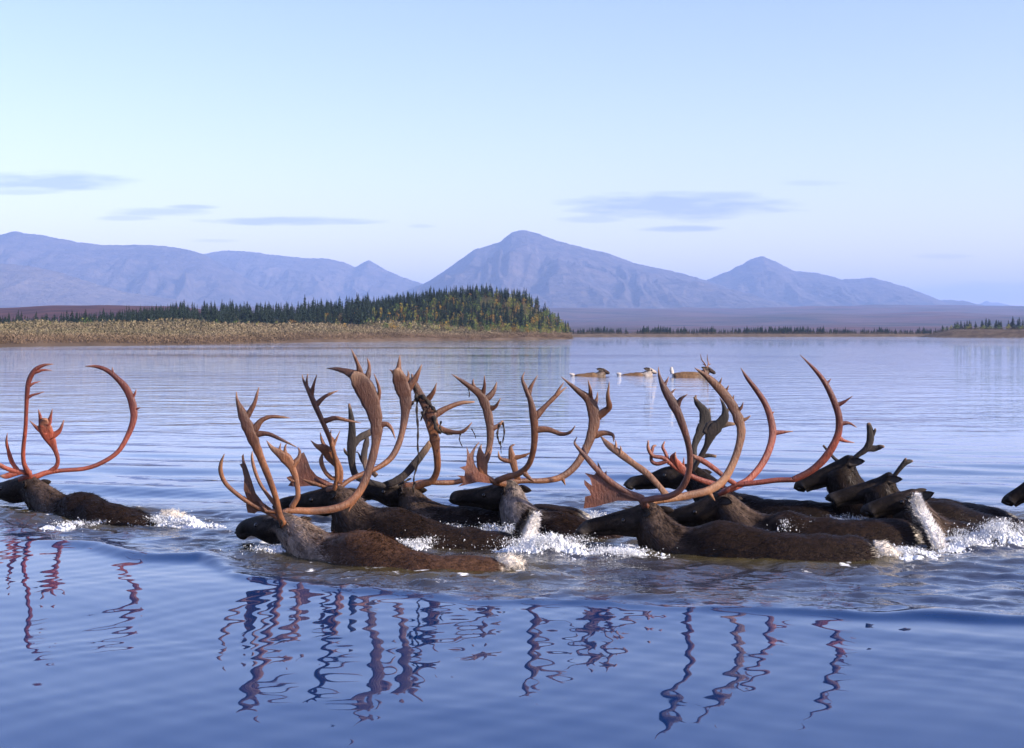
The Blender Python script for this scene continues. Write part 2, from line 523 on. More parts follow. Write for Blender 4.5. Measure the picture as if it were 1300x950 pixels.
# splashes: (px, py of the water point, radius m, height m, how many drops)
SPLASH = [
 ('tail_c', 696, 703, .36, .16, 1900, 'white churned splash behind the raised white tail in the middle of the herd'),
 ('mid', 622, 688, .30, .13, 900, 'foaming splash under the pale neck of the middle bull'),
 ('front_b', 518, 699, .24, .07, 400, 'line of white spray over the back of the nearest brown bull'),
 ('right', 1268, 689, .30, .16, 1500, 'tall white splash at the far end of the herd beside the muzzle'),
 ('top_h', 1003, 688, .14, .16, 500, 'spiky white splash between two dark brown backs'),
 ('tail_a', 228, 667, .26, .08, 700, 'low white splash round the tail of the lone red antlered bull'),
 ('side_a', 98, 669, .24, .03, 160, 'strip of foam along the flank of the lone red antlered bull'),
 ('tail_d', 752, 664, .16, .08, 300, 'small white splash behind the dark red antler shovel'),
 ('bow_g', 790, 706, .40, .045, 500, 'foam washing along the jaw of the large bull in front'),
 ('tail_g', 1152, 706, .34, .045, 500, 'foam trailing behind the pale tail of the large bull in front'),
 ('k', 1078, 668, .2, .09, 350, 'small spray beneath the chin of the short antlered cow'),
 ('l', 1225, 694, .2, .07, 350, 'foam curling in front of the white rumped animal'),
 ('b_head', 362, 703, .25, .05, 300, 'scattered drops beside the head of the nearest brown bull'),
]

# ------------------------------------------------------------------ river
def axis(core0, core1, step, grow, lo, hi):
    a = list(np.arange(core0, core1 + 1e-6, step))
    d, v = step, a[-1]
    while v < hi:
        d *= grow; v += d; a.append(v)
    d, v, pre = step, a[0], []
    while v > lo:
        d *= grow; v -= d; pre.append(v)
    return np.array(pre[::-1] + a)


def build_river():
    xs = axis(-5.4, 5.4, 0.027, 1.10, -26000, 26000)
    ys = axis(4.6, 14.4, 0.027, 1.045, -3000, 24000)
    X, Y = np.meshgrid(xs, ys)
    H = np.zeros_like(X)
    near = 1 - sstep(16, 26, Y)
    near *= 1 - sstep(8, 14, np.abs(X))
    near *= sstep(-4, 2, Y)
    idx = near > 0
    x, y, nr = X[idx], Y[idx], near[idx]
    wx = x + 0.35 * fbm(x * .7, y * .5, 2, 3)
    wy = y + 0.30 * fbm(x * .35, y * .8, 2, 5)
    h = np.zeros_like(x)
    for lam, amp, ax, ph in ((2.6, .0026, .15, 0), (1.5, .0011, -.30, 1.3), (.85, .00062, .55, 2.1), (.46, .00046, -.85, .7), (.30, .00046, .9, 4.0), (.21, .00036, -.75, 2.2), (.155, .00018, .45, 1.1)):
        k = 2 * math.pi / lam
        h += amp * np.sin(k * (wy * math.cos(ax) + wx * math.sin(ax)) + ph) * (0.6 + 0.8 * vnoise(x * .6, y * .5, 11))
    # broad swell behind the herd
    h += 0.016 * sstep(11.2, 12.5, y) * np.sin(2 * math.pi * (wy * .97 - .25 * wx) / 2.1) * (1 - sstep(15, 22, y))
    h += 0.008 * sstep(11.2, 12.5, y) * np.sin(2 * math.pi * (wy * .9 + .3 * wx) / 0.9)
    # distance to the bodies in the water
    d = np.full_like(x, 9.0)
    for kname, S in SPINES.items():
        if BODY[kname][0] > 20:
            continue
        for p in S[::2]:
            st = p[3]
            if st < .03: continue
            r = np.interp(st, ST, HW)
            if st < .42:
                r *= .8
            d = np.minimum(d, np.hypot(x - p[0], y - p[1]) - r)
    d = np.maximum(d, 0)
    # front edge of the churned water
    fl = [(-250, 700), (0, 694), (110, 697), (190, 707), (258, 708), (282, 720), (298, 732), (360, 742), (430, 752), (520, 761), (640, 767), (800, 772), (1000, 779), (1150, 786), (1300, 792), (1600, 806)]
    fy = np.array([ground_y(b) for _, b in fl])
    fx = np.array([(a - 650) / F_PX for a, _ in fl]) * fy
    yf = np.interp(x, fx, fy) + 0.24 * fbm(x * .8, y * 0 + 3.3, 3, 21)
    t = y - yf
    back = 1 - sstep(.25, 1.5, d) * sstep(0, 1, y - 10.6)
    churn = sstep(-.04, .35, t) * back * (1 - sstep(13.4, 15.2, y))
    leftcalm = sstep(-2.9, -2.2, x) + (1 - sstep(.2, .8, d))
    churn *= np.clip(.35 + leftcalm, 0, 1)
    bodyamp = 1 + .8 * np.exp(-((d - .25) / .2) ** 2) - .5 * np.exp(-d / .08)
    n1 = fbm(x * 1.5, y * 2.1, 3, 31)
    n2 = fbm(x * 4.2, y * 5.5, 3, 37)
    h += churn * bodyamp * (.022 * n1 + .017 * n2 + .007 * fbm(x * 9, y * 11, 2, 39))
    h += churn * .006 * np.sin(2 * math.pi * (wy * 1.0 + .35 * wx) / .42)
    # the crest in front
    h += (.017 + .014 * fbm(x * .9, y * 0 + 8.1, 2, 27)) * np.exp(-((t - .10) / np.where(t < .10, .10, .28)) ** 2) * sstep(-2.6, -1.9, x)
    h += .035 * np.exp(-((t - .12) / .16) ** 2) * (1 - sstep(-2.3, -1.9, x)) * sstep(-4.0, -3.0, x)
    # long oblique waves running out to the lower corner
    for off, amp in ((0, .007), (.62, .006), (1.15, .005)):
        tt = (y - (8.35 - off - .20 * (x - 1.2) - .03 * (x - 1.2) ** 2)) + .04 * fbm(x * .9, y * .9, 2, 51)
        h += amp * np.exp(-(tt / .17) ** 2) * sstep(.8, 2.4, x)
    # water humps up along the bodies, splashes heap up
    h += .008 * np.exp(-d / .10) * (0.4 + vnoise(x * 3, y * 3, 61))
    foam = np.zeros_like(x)
    for nm, px, py, r, hh, nd, lb in SPLASH:
        c = P(px, py, ground_y(py))
        q = np.hypot((x - c.x) / (r * 1.25), (y - c.y) / (r * .9))
        e = np.exp(-(q / .75) ** 2)
        h += e * hh * .42 * (.35 + 1.1 * np.clip(fbm(x * 7, y * 7, 3, 71) + .3, 0, 1.2))
        foam = np.maximum(foam, e * (.60 + .75 * fbm(x * 5, y * 5, 3, 73)) * min(1, .62 + hh * 2.2))
    edge = np.exp(-d / .05) * np.clip(.32 + .9 * fbm(x * 4, y * 4, 3, 81), 0, 1) * sstep(-.1, .3, t)
    foam = np.maximum(foam, edge * .75)
    flecks = churn * np.clip(fbm(x * 6.5, y * 4.2, 4, 91) - .16, 0, 1) * 1.9 * (np.exp(-d / .40) * 1.0 + .16)
    foam = np.maximum(foam, flecks)
    H[idx] = h * nr
    A = {n: np.zeros_like(X) for n in ('foam', 'silt', 'ripple')}
    A['foam'][idx] = foam * nr
    A['silt'][idx] = np.clip(churn * (.40 + .60 * np.exp(-d / .55) + .25 * n1), 0, 1)
    A['ripple'] = np.maximum(sstep(11.5, 30, Y), sstep(6.5, 12, np.abs(X)))
    A['ripple'][idx] = np.maximum(A['ripple'][idx], .16 * churn + .012)
    V = np.stack([X.ravel(), Y.ravel(), H.ravel()], 1)
    me = make_mesh('river', V, grid_faces(len(ys), len(xs)), True, None, {k: v.ravel() for k, v in A.items()})
    tag(new_obj('river', me, M_WATER), kind='structure')


build_river()

# ------------------------------------------------------------------ mountains and tundra
def mountain(name, prof, D, depth, mat, amp, seed, foot=-20, fu=1.0, jag=1.0):
    """crest line traced as (px, py) at distance D; falls towards the camera over 'depth' metres in spurs and gullies"""
    pr = np.array(prof, float)
    px = np.linspace(pr[0, 0], pr[-1, 0], 340)
    py = np.interp(px, pr[:, 0], pr[:, 1])
    kern = np.hanning(7); kern /= kern.sum()
    py = np.convolve(np.pad(py, 3, 'edge'), kern, 'valid')
    py = py + .8 * jag * fbm(px * .12, px * 0, 4, seed) + .5 * jag * fbm(px * .5, px * 0 + 3, 2, seed + 9)
    v = np.concatenate([np.linspace(-.6, 0, 14)[:-1], np.linspace(0, 1, 90)])
    PX, VV = np.meshgrid(px, v)
    dist = D - depth * VV
    crest = (HORIZON - py) / F_PX * D + CAM_H
    n_w = fbm(PX * .012 * fu, VV * 1.2, 3, seed + 3)
    shift = PX + n_w * 55 * np.clip(VV, 0, 1) + 22 * np.clip(VV, 0, 1)
    cr = np.interp(shift.ravel(), px, crest).reshape(PX.shape)
    c0 = np.broadcast_to(crest, PX.shape)
    w = sstep(0, .3, np.abs(VV))
    base = c0 * (1 - w) + cr * w
    av = np.abs(VV) / np.where(VV < 0, .6, 1)
    fall = (1 - av) ** 1.45
    amp = amp * 1.9
    rel = ridged(PX * .013 * fu + n_w * .9, VV * 1.7 + 2, 4, seed + 5) - .55
    rel2 = ridged(PX * .05 * fu + n_w * 2, VV * 4.5 + 5, 3, seed + 6) - .55
    env = sstep(.04, .34, av) * (1 - av) ** .8
    Z = foot + (base - foot) * fall + (.75 * amp * rel + .22 * amp * rel2) * env * np.clip((base - foot) / 400, .15, 1.3)
    X = (PX - 650) / F_PX * D * (1 - .35 * depth / D * np.clip(VV, 0, 1))
    V = np.stack([X.ravel(), dist.ravel(), Z.ravel()], 1)
    me = make_mesh(name, V, grid_faces(len(v), len(px)), True)
    return tag(new_obj(name, me, mat), kind='structure')


mountain('distant_mountain', [(1190, 400), (1225, 392), (1240, 387), (1252, 382.5), (1258, 384), (1266, 384), (1280, 387.5), (1300, 390), (1360, 392), (1420, 388), (1500, 398)],
         16500, 1500, M_MOUNT, 60, 71, 40)
mountain('mountain_ridge', [(150, 372), (210, 340), (245, 324), (261, 323), (284, 318.5), (318, 320), (355, 325), (389, 328), (416, 328.6), (440, 334), (451, 340), (459, 335), (468, 330), (478, 336),
         (488, 342), (518, 355), (535, 360), (560, 366), (600, 385), (640, 400)], 11500, 2600, M_MOUNT, 190, 11, 20)
mountain('mountain_range', [(-520, 340), (-400, 316), (-300, 322), (-200, 304), (-120, 312), (-60, 306), (0, 299), (20, 294), (37, 298), (51, 298), (68, 301.5), (95, 307), (125, 311), (152, 311.7), (190, 311),
         (223, 314), (244, 319), (262, 324), (290, 340), (320, 358), (345, 372), (380, 390), (420, 402)], 10000, 2400, M_MOUNT, 210, 23, 20)
mountain('foothill_slope', [(-420, 350), (-200, 340), (-60, 336), (0, 335), (40, 338), (80, 347), (120, 360), (165, 372), (220, 380), (280, 390), (330, 400)], 7600, 1900, M_MOUNT_PALE, 60, 29, 10)
mountain('second_mountain', [(800, 395), (850, 375), (896, 356), (927, 343.5), (954, 329), (967, 325.4), (985, 333), (1008, 344.6), (1038, 347), (1069, 355), (1108, 353), (1131, 359), (1165, 370),
         (1192, 381), (1223, 381.5), (1242, 388), (1270, 394), (1310, 402)], 10600, 2700, M_MOUNT, 170, 37, 60)
mountain('main_mountain', [(470, 392), (505, 374), (540, 359.5), (569, 341), (603, 317), (634, 308), (650, 295), (661, 292), (681, 296), (705, 305.5), (738, 314), (772, 322), (806, 335), (840, 342),
         (869, 348.5), (896, 356), (930, 368), (975, 382), (1020, 396)], 9400, 2900, M_MOUNT, 190, 43, 60)


def tundra():
    ys = np.concatenate([np.linspace(620, 2000, 40), np.linspace(2060, 15500, 90)])
    us = np.linspace(-900, 2200, 220)
    U, Y = np.meshgrid(us, ys)
    X = (U - 650) / F_PX * Y
    rise = (HORIZON - 391.5) / F_PX * 9000
    Z = -1.5 + 3.0 * sstep(650, 900, Y) + rise * sstep(900, 9500, Y) ** 1.0 * (.75 + .25 * sstep(600, 1400, Y))
    Z = Z + fbm(X * .0011, Y * .0011, 5, 3) * 34 * sstep(1200, 4000, Y) + fbm(X * .004, Y * .004, 3, 8) * 5 * sstep(1000, 3000, Y)
    far = np.where(Y > 9500, (Y - 9500) * .0, 0)
    V = np.stack([X.ravel(), Y.ravel(), (Z + far).ravel()], 1)
    me = make_mesh('tundra', V, grid_faces(len(ys), len(us)), True)
    tag(new_obj('tundra', me, M_TUNDRA), kind='structure')
    return


tundra()


def red_hill():
    us = np.linspace(-500, 420, 120)
    ys = np.linspace(900, 1700, 50)
    U, Y = np.meshgrid(us, ys)
    X = (U - 650) / F_PX * Y
    crest = np.interp(U, [-500, -100, 0, 60, 140, 220, 330, 420], [26, 29, 28.5, 31, 31.5, 31, 22, 0])
    v = (Y - 900) / 800
    Z = crest * np.sin(np.clip(v, 0, 1) * math.pi * .62) ** 1.2 + fbm(X * .01, Y * .01, 4, 5) * 1.5 - 1
    me = make_mesh('red_tundra_hill', np.stack([X.ravel(), Y.ravel(), Z.ravel()], 1), grid_faces(len(ys), len(us)), True)
    tag(new_obj('red_tundra_hill', me, M_RED_TUNDRA), kind='structure')


red_hill()

# ------------------------------------------------------------------ wooded bank across the river
SHORE_U = [-500, 0, 120, 240, 440, 600, 720, 745]
SHORE_PY = [446, 440, 438.6, 437.2, 433.6, 431.6, 430.3, 430.0]


def shore_y(u):
    return F_PX * CAM_H / (np.interp(u, SHORE_U, SHORE_PY) - HORIZON)


def tree_line(u):
    """how far behind the shore the first trees stand"""
    return np.interp(u, [-500, 0, 160, 300, 420, 520, 640, 700, 730], [150, 135, 120, 105, 85, 62, 34, 16, 10])


def bank_z(x, y):
    x = np.asarray(x, float); y = np.asarray(y, float)
    u = 650 + F_PX * x / y
    t = y - shore_y(u)
    z = -.8 + 1.5 * sstep(-4, 5, t) + .6 * sstep(10, 90, t)
    tl = tree_line(u)
    crest = np.interp(u, [-500, 0, 60, 120, 180, 230, 270, 330, 420, 500, 560, 600, 640, 665, 685, 702, 716, 728], [0, 0, .3, 1.2, 2.4, 4.6, 5.6, 4.6, 6.2, 9.2, 11.6, 12.4, 12.0, 10.4, 7.6, 4.4, 1.6, 0])
    z += crest * sstep(tl * .75, tl + np.interp(u, [0, 300, 500, 640, 728], [150, 150, 110, 80, 40]), t)
    z += .5 * fbm(x * .03, y * .03, 3, 4)
    z -= 14 * sstep(722, 740, u)
    return z


def build_bank():
    us = np.linspace(-500, 745, 220)
    ts = np.concatenate([np.linspace(-8, 12, 14), np.linspace(16, 480, 70)])
    U, Tt = np.meshgrid(us, ts)
    Y = shore_y(U) + Tt
    X = (U - 650) / F_PX * Y
    Z = bank_z(X, Y)
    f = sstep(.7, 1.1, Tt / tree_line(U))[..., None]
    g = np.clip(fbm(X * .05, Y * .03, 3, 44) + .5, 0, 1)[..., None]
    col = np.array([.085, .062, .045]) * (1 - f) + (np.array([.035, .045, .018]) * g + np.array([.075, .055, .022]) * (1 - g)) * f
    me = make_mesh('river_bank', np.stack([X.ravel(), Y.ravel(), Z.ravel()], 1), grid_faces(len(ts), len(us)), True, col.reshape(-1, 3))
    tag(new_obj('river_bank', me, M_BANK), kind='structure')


build_bank()


def right_bank():
    us = np.linspace(1150, 1700, 90)
    ts = np.linspace(-6, 220, 40)
    U, Tt = np.meshgrid(us, ts)
    y0 = np.interp(U, [1150, 1185, 1300, 1700], [560, 545, 520, 470])
    Y = y0 + Tt
    X = (U - 650) / F_PX * Y
    Z = -.8 + (1.0 + 2.6 * sstep(1165, 1215, U)) * sstep(-3, 10, Tt) + .5 * fbm(X * .05, Y * .05, 3, 6)
    Z -= 4 * (1 - sstep(1150, 1172, U))
    me = make_mesh('far_bank', np.stack([X.ravel(), Y.ravel(), Z.ravel()], 1), grid_faces(len(ts), len(us)), True)
    tag(new_obj('far_bank', me, M_SOIL), kind='structure')


def right_z(u, t):
    return -.8 + (1.0 + 2.6 * sstep(1165, 1215, u)) * sstep(-3, 10, t)


right_bank()


def low_shore():
    us = np.linspace(690, 1260, 90)
    ts = np.linspace(-8, 120, 20)
    U, Tt = np.meshgrid(us, ts)
    y0 = np.interp(U, [690, 900, 1260], [560, 600, 640])
    Y = y0 + Tt
    X = (U - 650) / F_PX * Y
    Z = -.8 + 1.9 * sstep(-4, 8, Tt) + .4 * fbm(X * .05, Y * .05, 3, 16)
    me = make_mesh('low_shore', np.stack([X.ravel(), Y.ravel(), Z.ravel()], 1), grid_faces(len(ts), len(us)), True)
    tag(new_obj('low_shore', me, M_SOIL), kind='structure')


low_shore()


# -------- foliage meshes
def spruce_mesh(seed, h=1.0):
    r = random.Random(seed)
    V, Fq, C = [], [], []
    g = 6
    for i in range(g):
        a = i / g * 2 * math.pi
        V.append((.018 * math.cos(a), .018 * math.sin(a), 0)); C.append((.07, .055, .045))
    V.append((0, 0, .9)); C.append((.07, .055, .045))
    for i in range(g):
        Fq.append((i, (i + 1) % g, g))
    n = 13
    for L in range(n):
        f = L / (n - 1)
        z = .08 + .9 * f
        rad = (.135 * (1 - f) ** .8 + .012) * r.uniform(.7, 1.2)
        m = 7 if f < .7 else 5
        for b in range(m):
            a = b / m * 2 * math.pi + r.uniform(-.4, .4)
            rr = rad * r.uniform(.6, 1.25)
            wd = .30 + .2 * r.random()
            i0 = len(V)
            V += [(0, 0, z + .05), (rr * math.cos(a - wd), rr * math.sin(a - wd), z - .05 * r.uniform(.4, 1.4)),
                  (rr * 1.2 * math.cos(a), rr * 1.2 * math.sin(a), z - .035 * r.uniform(-.2, 1.6)), (rr * math.cos(a + wd), rr * math.sin(a + wd), z - .05 * r.uniform(.4, 1.4))]
            s = r.uniform(.65, 1.35)
            c = (.014 * s, .025 * s, .018 * s)
            C += [c] * 4
            Fq += [(i0, i0 + 1, i0 + 2), (i0, i0 + 2, i0 + 3)]
    return np.array(V), np.array(Fq), np.array(C)


def broad_mesh(seed, tone):
    """deciduous tree of unit height: crown leaves (verts, tris, colours) and trunk with limbs"""
    r = random.Random(seed)
    V, Fq, C = [], [], []
    lobes = [(r.uniform(-.13, .13), r.uniform(-.13, .13), r.uniform(.38, .85), r.uniform(.11, .19)) for _ in range(8)] + [(0, 0, .9, .08)]
    for (cx, cy_, cz, cr) in lobes:
        s0 = r.uniform(.7, 1.25)
        for _ in range(20):
            th, ph = r.uniform(0, 6.283), math.acos(r.uniform(-1, 1))
            q = cr * r.uniform(.55, 1.1)
            p = Vector((cx + q * math.sin(ph) * math.cos(th), cy_ + q * math.sin(ph) * math.sin(th), cz + q * math.cos(ph) * 1.1))
            e1 = Vector((r.gauss(0, 1), r.gauss(0, 1), r.gauss(0, 1))).normalized() * r.uniform(.03, .055)
            e2 = Vector((r.gauss(0, 1), r.gauss(0, 1), r.gauss(0, 1))).normalized() * r.uniform(.03, .055)
            i0 = len(V)
            V += [tuple(p - e1), tuple(p + e2), tuple(p + e1)]
            s = s0 * r.uniform(.75, 1.25)
            C += [tuple(t * s for t in tone)] * 3
            Fq.append((i0, i0 + 1, i0 + 2))
    tv, tf = [], []

    def limb(a, b, ra, rb):
        i0 = len(tv)
        for (c, rr) in ((a, ra), (b, rb)):
            for k in range(5):
                an = k / 5 * 6.283
                tv.append((c[0] + rr * math.cos(an), c[1] + rr * math.sin(an), c[2]))
        for k in range(5):
            tf.append((i0 + k, i0 + (k + 1) % 5, i0 + 5 + (k + 1) % 5, i0 + 5 + k))
    limb((0, 0, 0), (.01, .0, .8), .022, .008)
    for (cx, cy_, cz, cr) in lobes[:5]:
        limb((0, 0, cz * .6), (cx, cy_, cz), .009, .004)
    return np.array(V), np.array(Fq), np.array(C), np.array(tv), np.array(tf)


SPR = [spruce_mesh(100 + i) for i in range(6)]
SPR_ME = [make_mesh('spruce_tree', v, f, False, c) for v, f, c in SPR]
for me in SPR_ME:
    me.materials.append(M_SPRUCE)
TONES = {'gold': (.32, .20, .04), 'orange': (.21, .12, .03), 'green': (.10, .15, .04), 'lime': (.22, .225, .05), 'rust': (.10, .072, .03)}
BRD = {}
for k_, tone in TONES.items():
    for j in range(2):
        v, f, c, tv, tf = broad_mesh(hash(k_) % 97 * 0 + 11 * j + len(k_) * 7, tone)
        cm = make_mesh('crown', v, f, False, c); cm.materials.append(M_LEAF)
        tm = make_mesh('trunk', tv, tf, True); tm.materials.append(M_BARK)
        BRD.setdefault(k_, []).append((cm, tm, v, f, c))


def plant_trees():
    rr = random.Random(5)
    spots = []
    # spruces over the whole wood, denser towards the ridge
    n_try = 0
    while len(spots) < 3000 and n_try < 60000:
        n_try += 1
        u = rr.choice([rr.uniform(-120, 722), rr.uniform(-120, 722), rr.uniform(440, 718), rr.uniform(-100, 240)])
        t = tree_line(u) + (rr.random() ** 1.15) * np.interp(u, [-120, 200, 400, 560, 700], [160, 210, 190, 130, 70])
        t += float(np.interp(u, [100, 260], [45, 0]))
        y = float(shore_y(u) + t)
        x = (u - 650) / F_PX * y
        z = float(bank_z(x, y))
        if z < .4:
            continue
        hill = u > 470
        dens = float(vnoise(x * .07, y * .04, 77))
        if hill and dens < .5 and rr.random() < .72:
            continue
        h = rr.uniform(2.6, 6.0) * (1.2 if rr.random() < .15 else 1) * (.78 if hill else 1.0) * float(np.interp(u, [60, 220], [.88, 1.0]))
        spots.append((u, t, x, y, z - .15, h))
    # size in the picture = height / distance
    spots.sort(key=lambda s: -s[5] / s[3])
    # keep the ridge-line ones as single trees too
    single = spots[:300]
    rest = spots[300:]
    for i, (u, t, x, y, z, h) in enumerate(single):
        o = bpy.data.objects.new('spruce_tree', SPR_ME[i % 6])
        COL.objects.link(o)
        o.location = (x, y, z)
        o.scale = (h * rr.uniform(.85, 1.25), h * rr.uniform(.85, 1.25), h)
        o.rotation_euler = (rr.gauss(0, .02), rr.gauss(0, .02), rr.uniform(0, 6.28))
        k_ = int(np.searchsorted([170, 330, 470, 590], u))
        tag(o, ['slender dark spruce behind the tan scrub below the long mountain range', 'dark spruce in the dense clump on the low rise of the wooded bank', 'dark spruce in the middle stretch of the wooded bank behind tan scrub',
                'dark spruce on the flank of the wooded hill below the small pyramid peak', 'dark spruce on the rounded wooded hill before the main mountain'][k_], 'spruce tree',
            ['spruces below the long range', 'spruces on the low rise', 'spruces mid bank', 'spruces on the hill flank', 'spruces on the rounded hill'][k_])
    Vs, Fs, Cs, off = [], [], [], 0
    for i, (u, t, x, y, z, h) in enumerate(rest):
        v, f, c = SPR[i % 6]
        a = rr.uniform(0, 6.28)
        s = h * rr.uniform(.9, 1.25)
        w = np.stack([(v[:, 0] * math.cos(a) - v[:, 1] * math.sin(a)) * s + x, (v[:, 0] * math.sin(a) + v[:, 1] * math.cos(a)) * s + y, v[:, 2] * h + z], 1)
        Vs.append(w); Fs.append(f + off); Cs.append(c * rr.uniform(.8, 1.3)); off += len(v)
    o = new_obj('spruce_forest', make_mesh('spruce_forest', np.concatenate(Vs), np.concatenate(Fs), False, np.concatenate(Cs)), M_SPRUCE)
    tag(o, 'dark spruce forest massed along the far bank and up the low hill', 'forest', kind='stuff')
    # broadleaf trees
    names = {'gold': ('golden yellow birch among the dark spruces', 'golden birches in the wood'),
             'orange': ('orange leaved aspen among the dark spruces', 'orange aspens in the wood'),
             'green': ('round green leaved tree on the wooded point', 'green broadleaf trees on the wooded point'),
             'lime': ('pale yellow green poplar at the edge of the wood', 'yellow green poplars in the wood'),
             'rust': ('rust brown leaved tree in the spruce wood', 'rust brown trees in the wood')}
    plan = []
    for _ in range(520):
        u = rr.uniform(20, 722) if rr.random() < .5 else rr.uniform(460, 722)
        hill = sstep(430, 520, u)
        if rr.random() > .22 + .78 * hill:
            continue
        t = float(tree_line(u)) + rr.uniform(-16, 60 if u < 560 else 70)
        k = rr.choices(['gold', 'orange', 'green', 'lime', 'rust'], [3, 1.2, 6 + 5 * (u > 600), 6, 2.5])[0]
        plan.append((u, t, k, rr.uniform(2.2, 3.7)))
    for _ in range(60):
        u = rr.uniform(640, 727)
        plan.append((u, float(tree_line(u)) + rr.uniform(-4, 22), rr.choice(['green', 'lime', 'green', 'lime', 'gold']), rr.uniform(1.8, 3.2)))
    for (u, t, k, h) in plan:
        y = float(shore_y(u) + t)
        x = (u - 650) / F_PX * y
        z = float(bank_z(x, y)) - .1
        if z < .2:
            continue
        cm, tm = BRD[k][rr.randrange(2)][:2]
        e = bpy.data.objects.new({'gold': 'birch_tree', 'orange': 'aspen_tree', 'green': 'broadleaf_tree', 'lime': 'poplar_tree', 'rust': 'alder_tree'}[k], None)
        COL.objects.link(e)
        e.location = (x, y, z)
        e.rotation_euler = (0, 0, rr.uniform(0, 6.28))
        e.scale = (h * rr.uniform(1.0, 1.35), h * rr.uniform(1.0, 1.35), h)
        tag(e, names[k][0], 'tree', names[k][1])
        for nm, m_ in (('crown', cm), ('trunk', tm)):
            c = bpy.data.objects.new(nm, m_)
            COL.objects.link(c)
            c.parent = e
    # small wood on the other bank, by the right edge
    for i in range(90):
        u = rr.uniform(1190, 1420)
        t = rr.uniform(40, 150)
        y = float(np.interp(u, [1150, 1185, 1300, 1700], [560, 545, 520, 470])) + t
        x = (u - 650) / F_PX * y
        o = bpy.data.objects.new('spruce_tree', SPR_ME[i % 6])
        COL.objects.link(o)
        h = rr.uniform(3.2, 6.2) * (.55 + .45 * sstep(1190, 1250, u))
        o.location = (x, y, float(right_z(u, t)) - .2)
        o.scale = (h * 1.5, h * 1.5, h)
        tag(o, 'small dark spruce on the low point beyond the open water', 'spruce tree', 'small spruces on the low point')
    for i in range(30):
        u = rr.uniform(1195, 1420); t = rr.uniform(18, 60)
        y = float(np.interp(u, [1150, 1185, 1300, 1700], [560, 545, 520, 470])) + t
        e = bpy.data.objects.new('willow_bush', None)
        COL.objects.link(e)
        e.location = ((u - 650) / F_PX * y, y, float(right_z(u, t)) - .2)
        h = rr.uniform(1.6, 2.8)
        e.scale = (h * 2.2, h * 2.2, h)
        tag(e, 'yellow green bush in front of the small spruces on the low point', 'bush', 'bushes on the low point')
        c = bpy.data.objects.new('crown', BRD[rr.choice(['lime', 'green'])][0][0]); COL.objects.link(c); c.parent = e
    # tiny spruces in a line along the distant low shore
    Vs, Fs, Cs, off = [], [], [], 0
    for i in range(1300):
        u = rr.uniform(700, 1250)
        y = float(np.interp(u, [690, 900, 1260], [560, 600, 640])) + rr.uniform(30, 260)
        hn = float(vnoise(np.array(u * .05), np.array(1.0), 9)) * .6 + float(vnoise(np.array(u * .23), np.array(2.0), 19)) * .4
        if hn < .22 or rr.random() > hn * 1.5:
            continue
        v, f, c = SPR[i % 6]
        x = (u - 650) / F_PX * y
        h = rr.uniform(1.4, 3.8) * (.55 + .8 * hn)
        Vs.append(np.stack([v[:, 0] * h * 1.3 + x, v[:, 1] * h * 1.3 + y, v[:, 2] * h + 1.0], 1)); Fs.append(f + off); Cs.append(c); off += len(v)
    o = new_obj('distant_tree_line', make_mesh('distant_tree_line', np.concatenate(Vs), np.concatenate(Fs), False, np.concatenate(Cs)), M_SPRUCE)
    tag(o, 'thin line of far spruces along the low shore below the mountains', 'tree line', kind='stuff')


plant_trees()


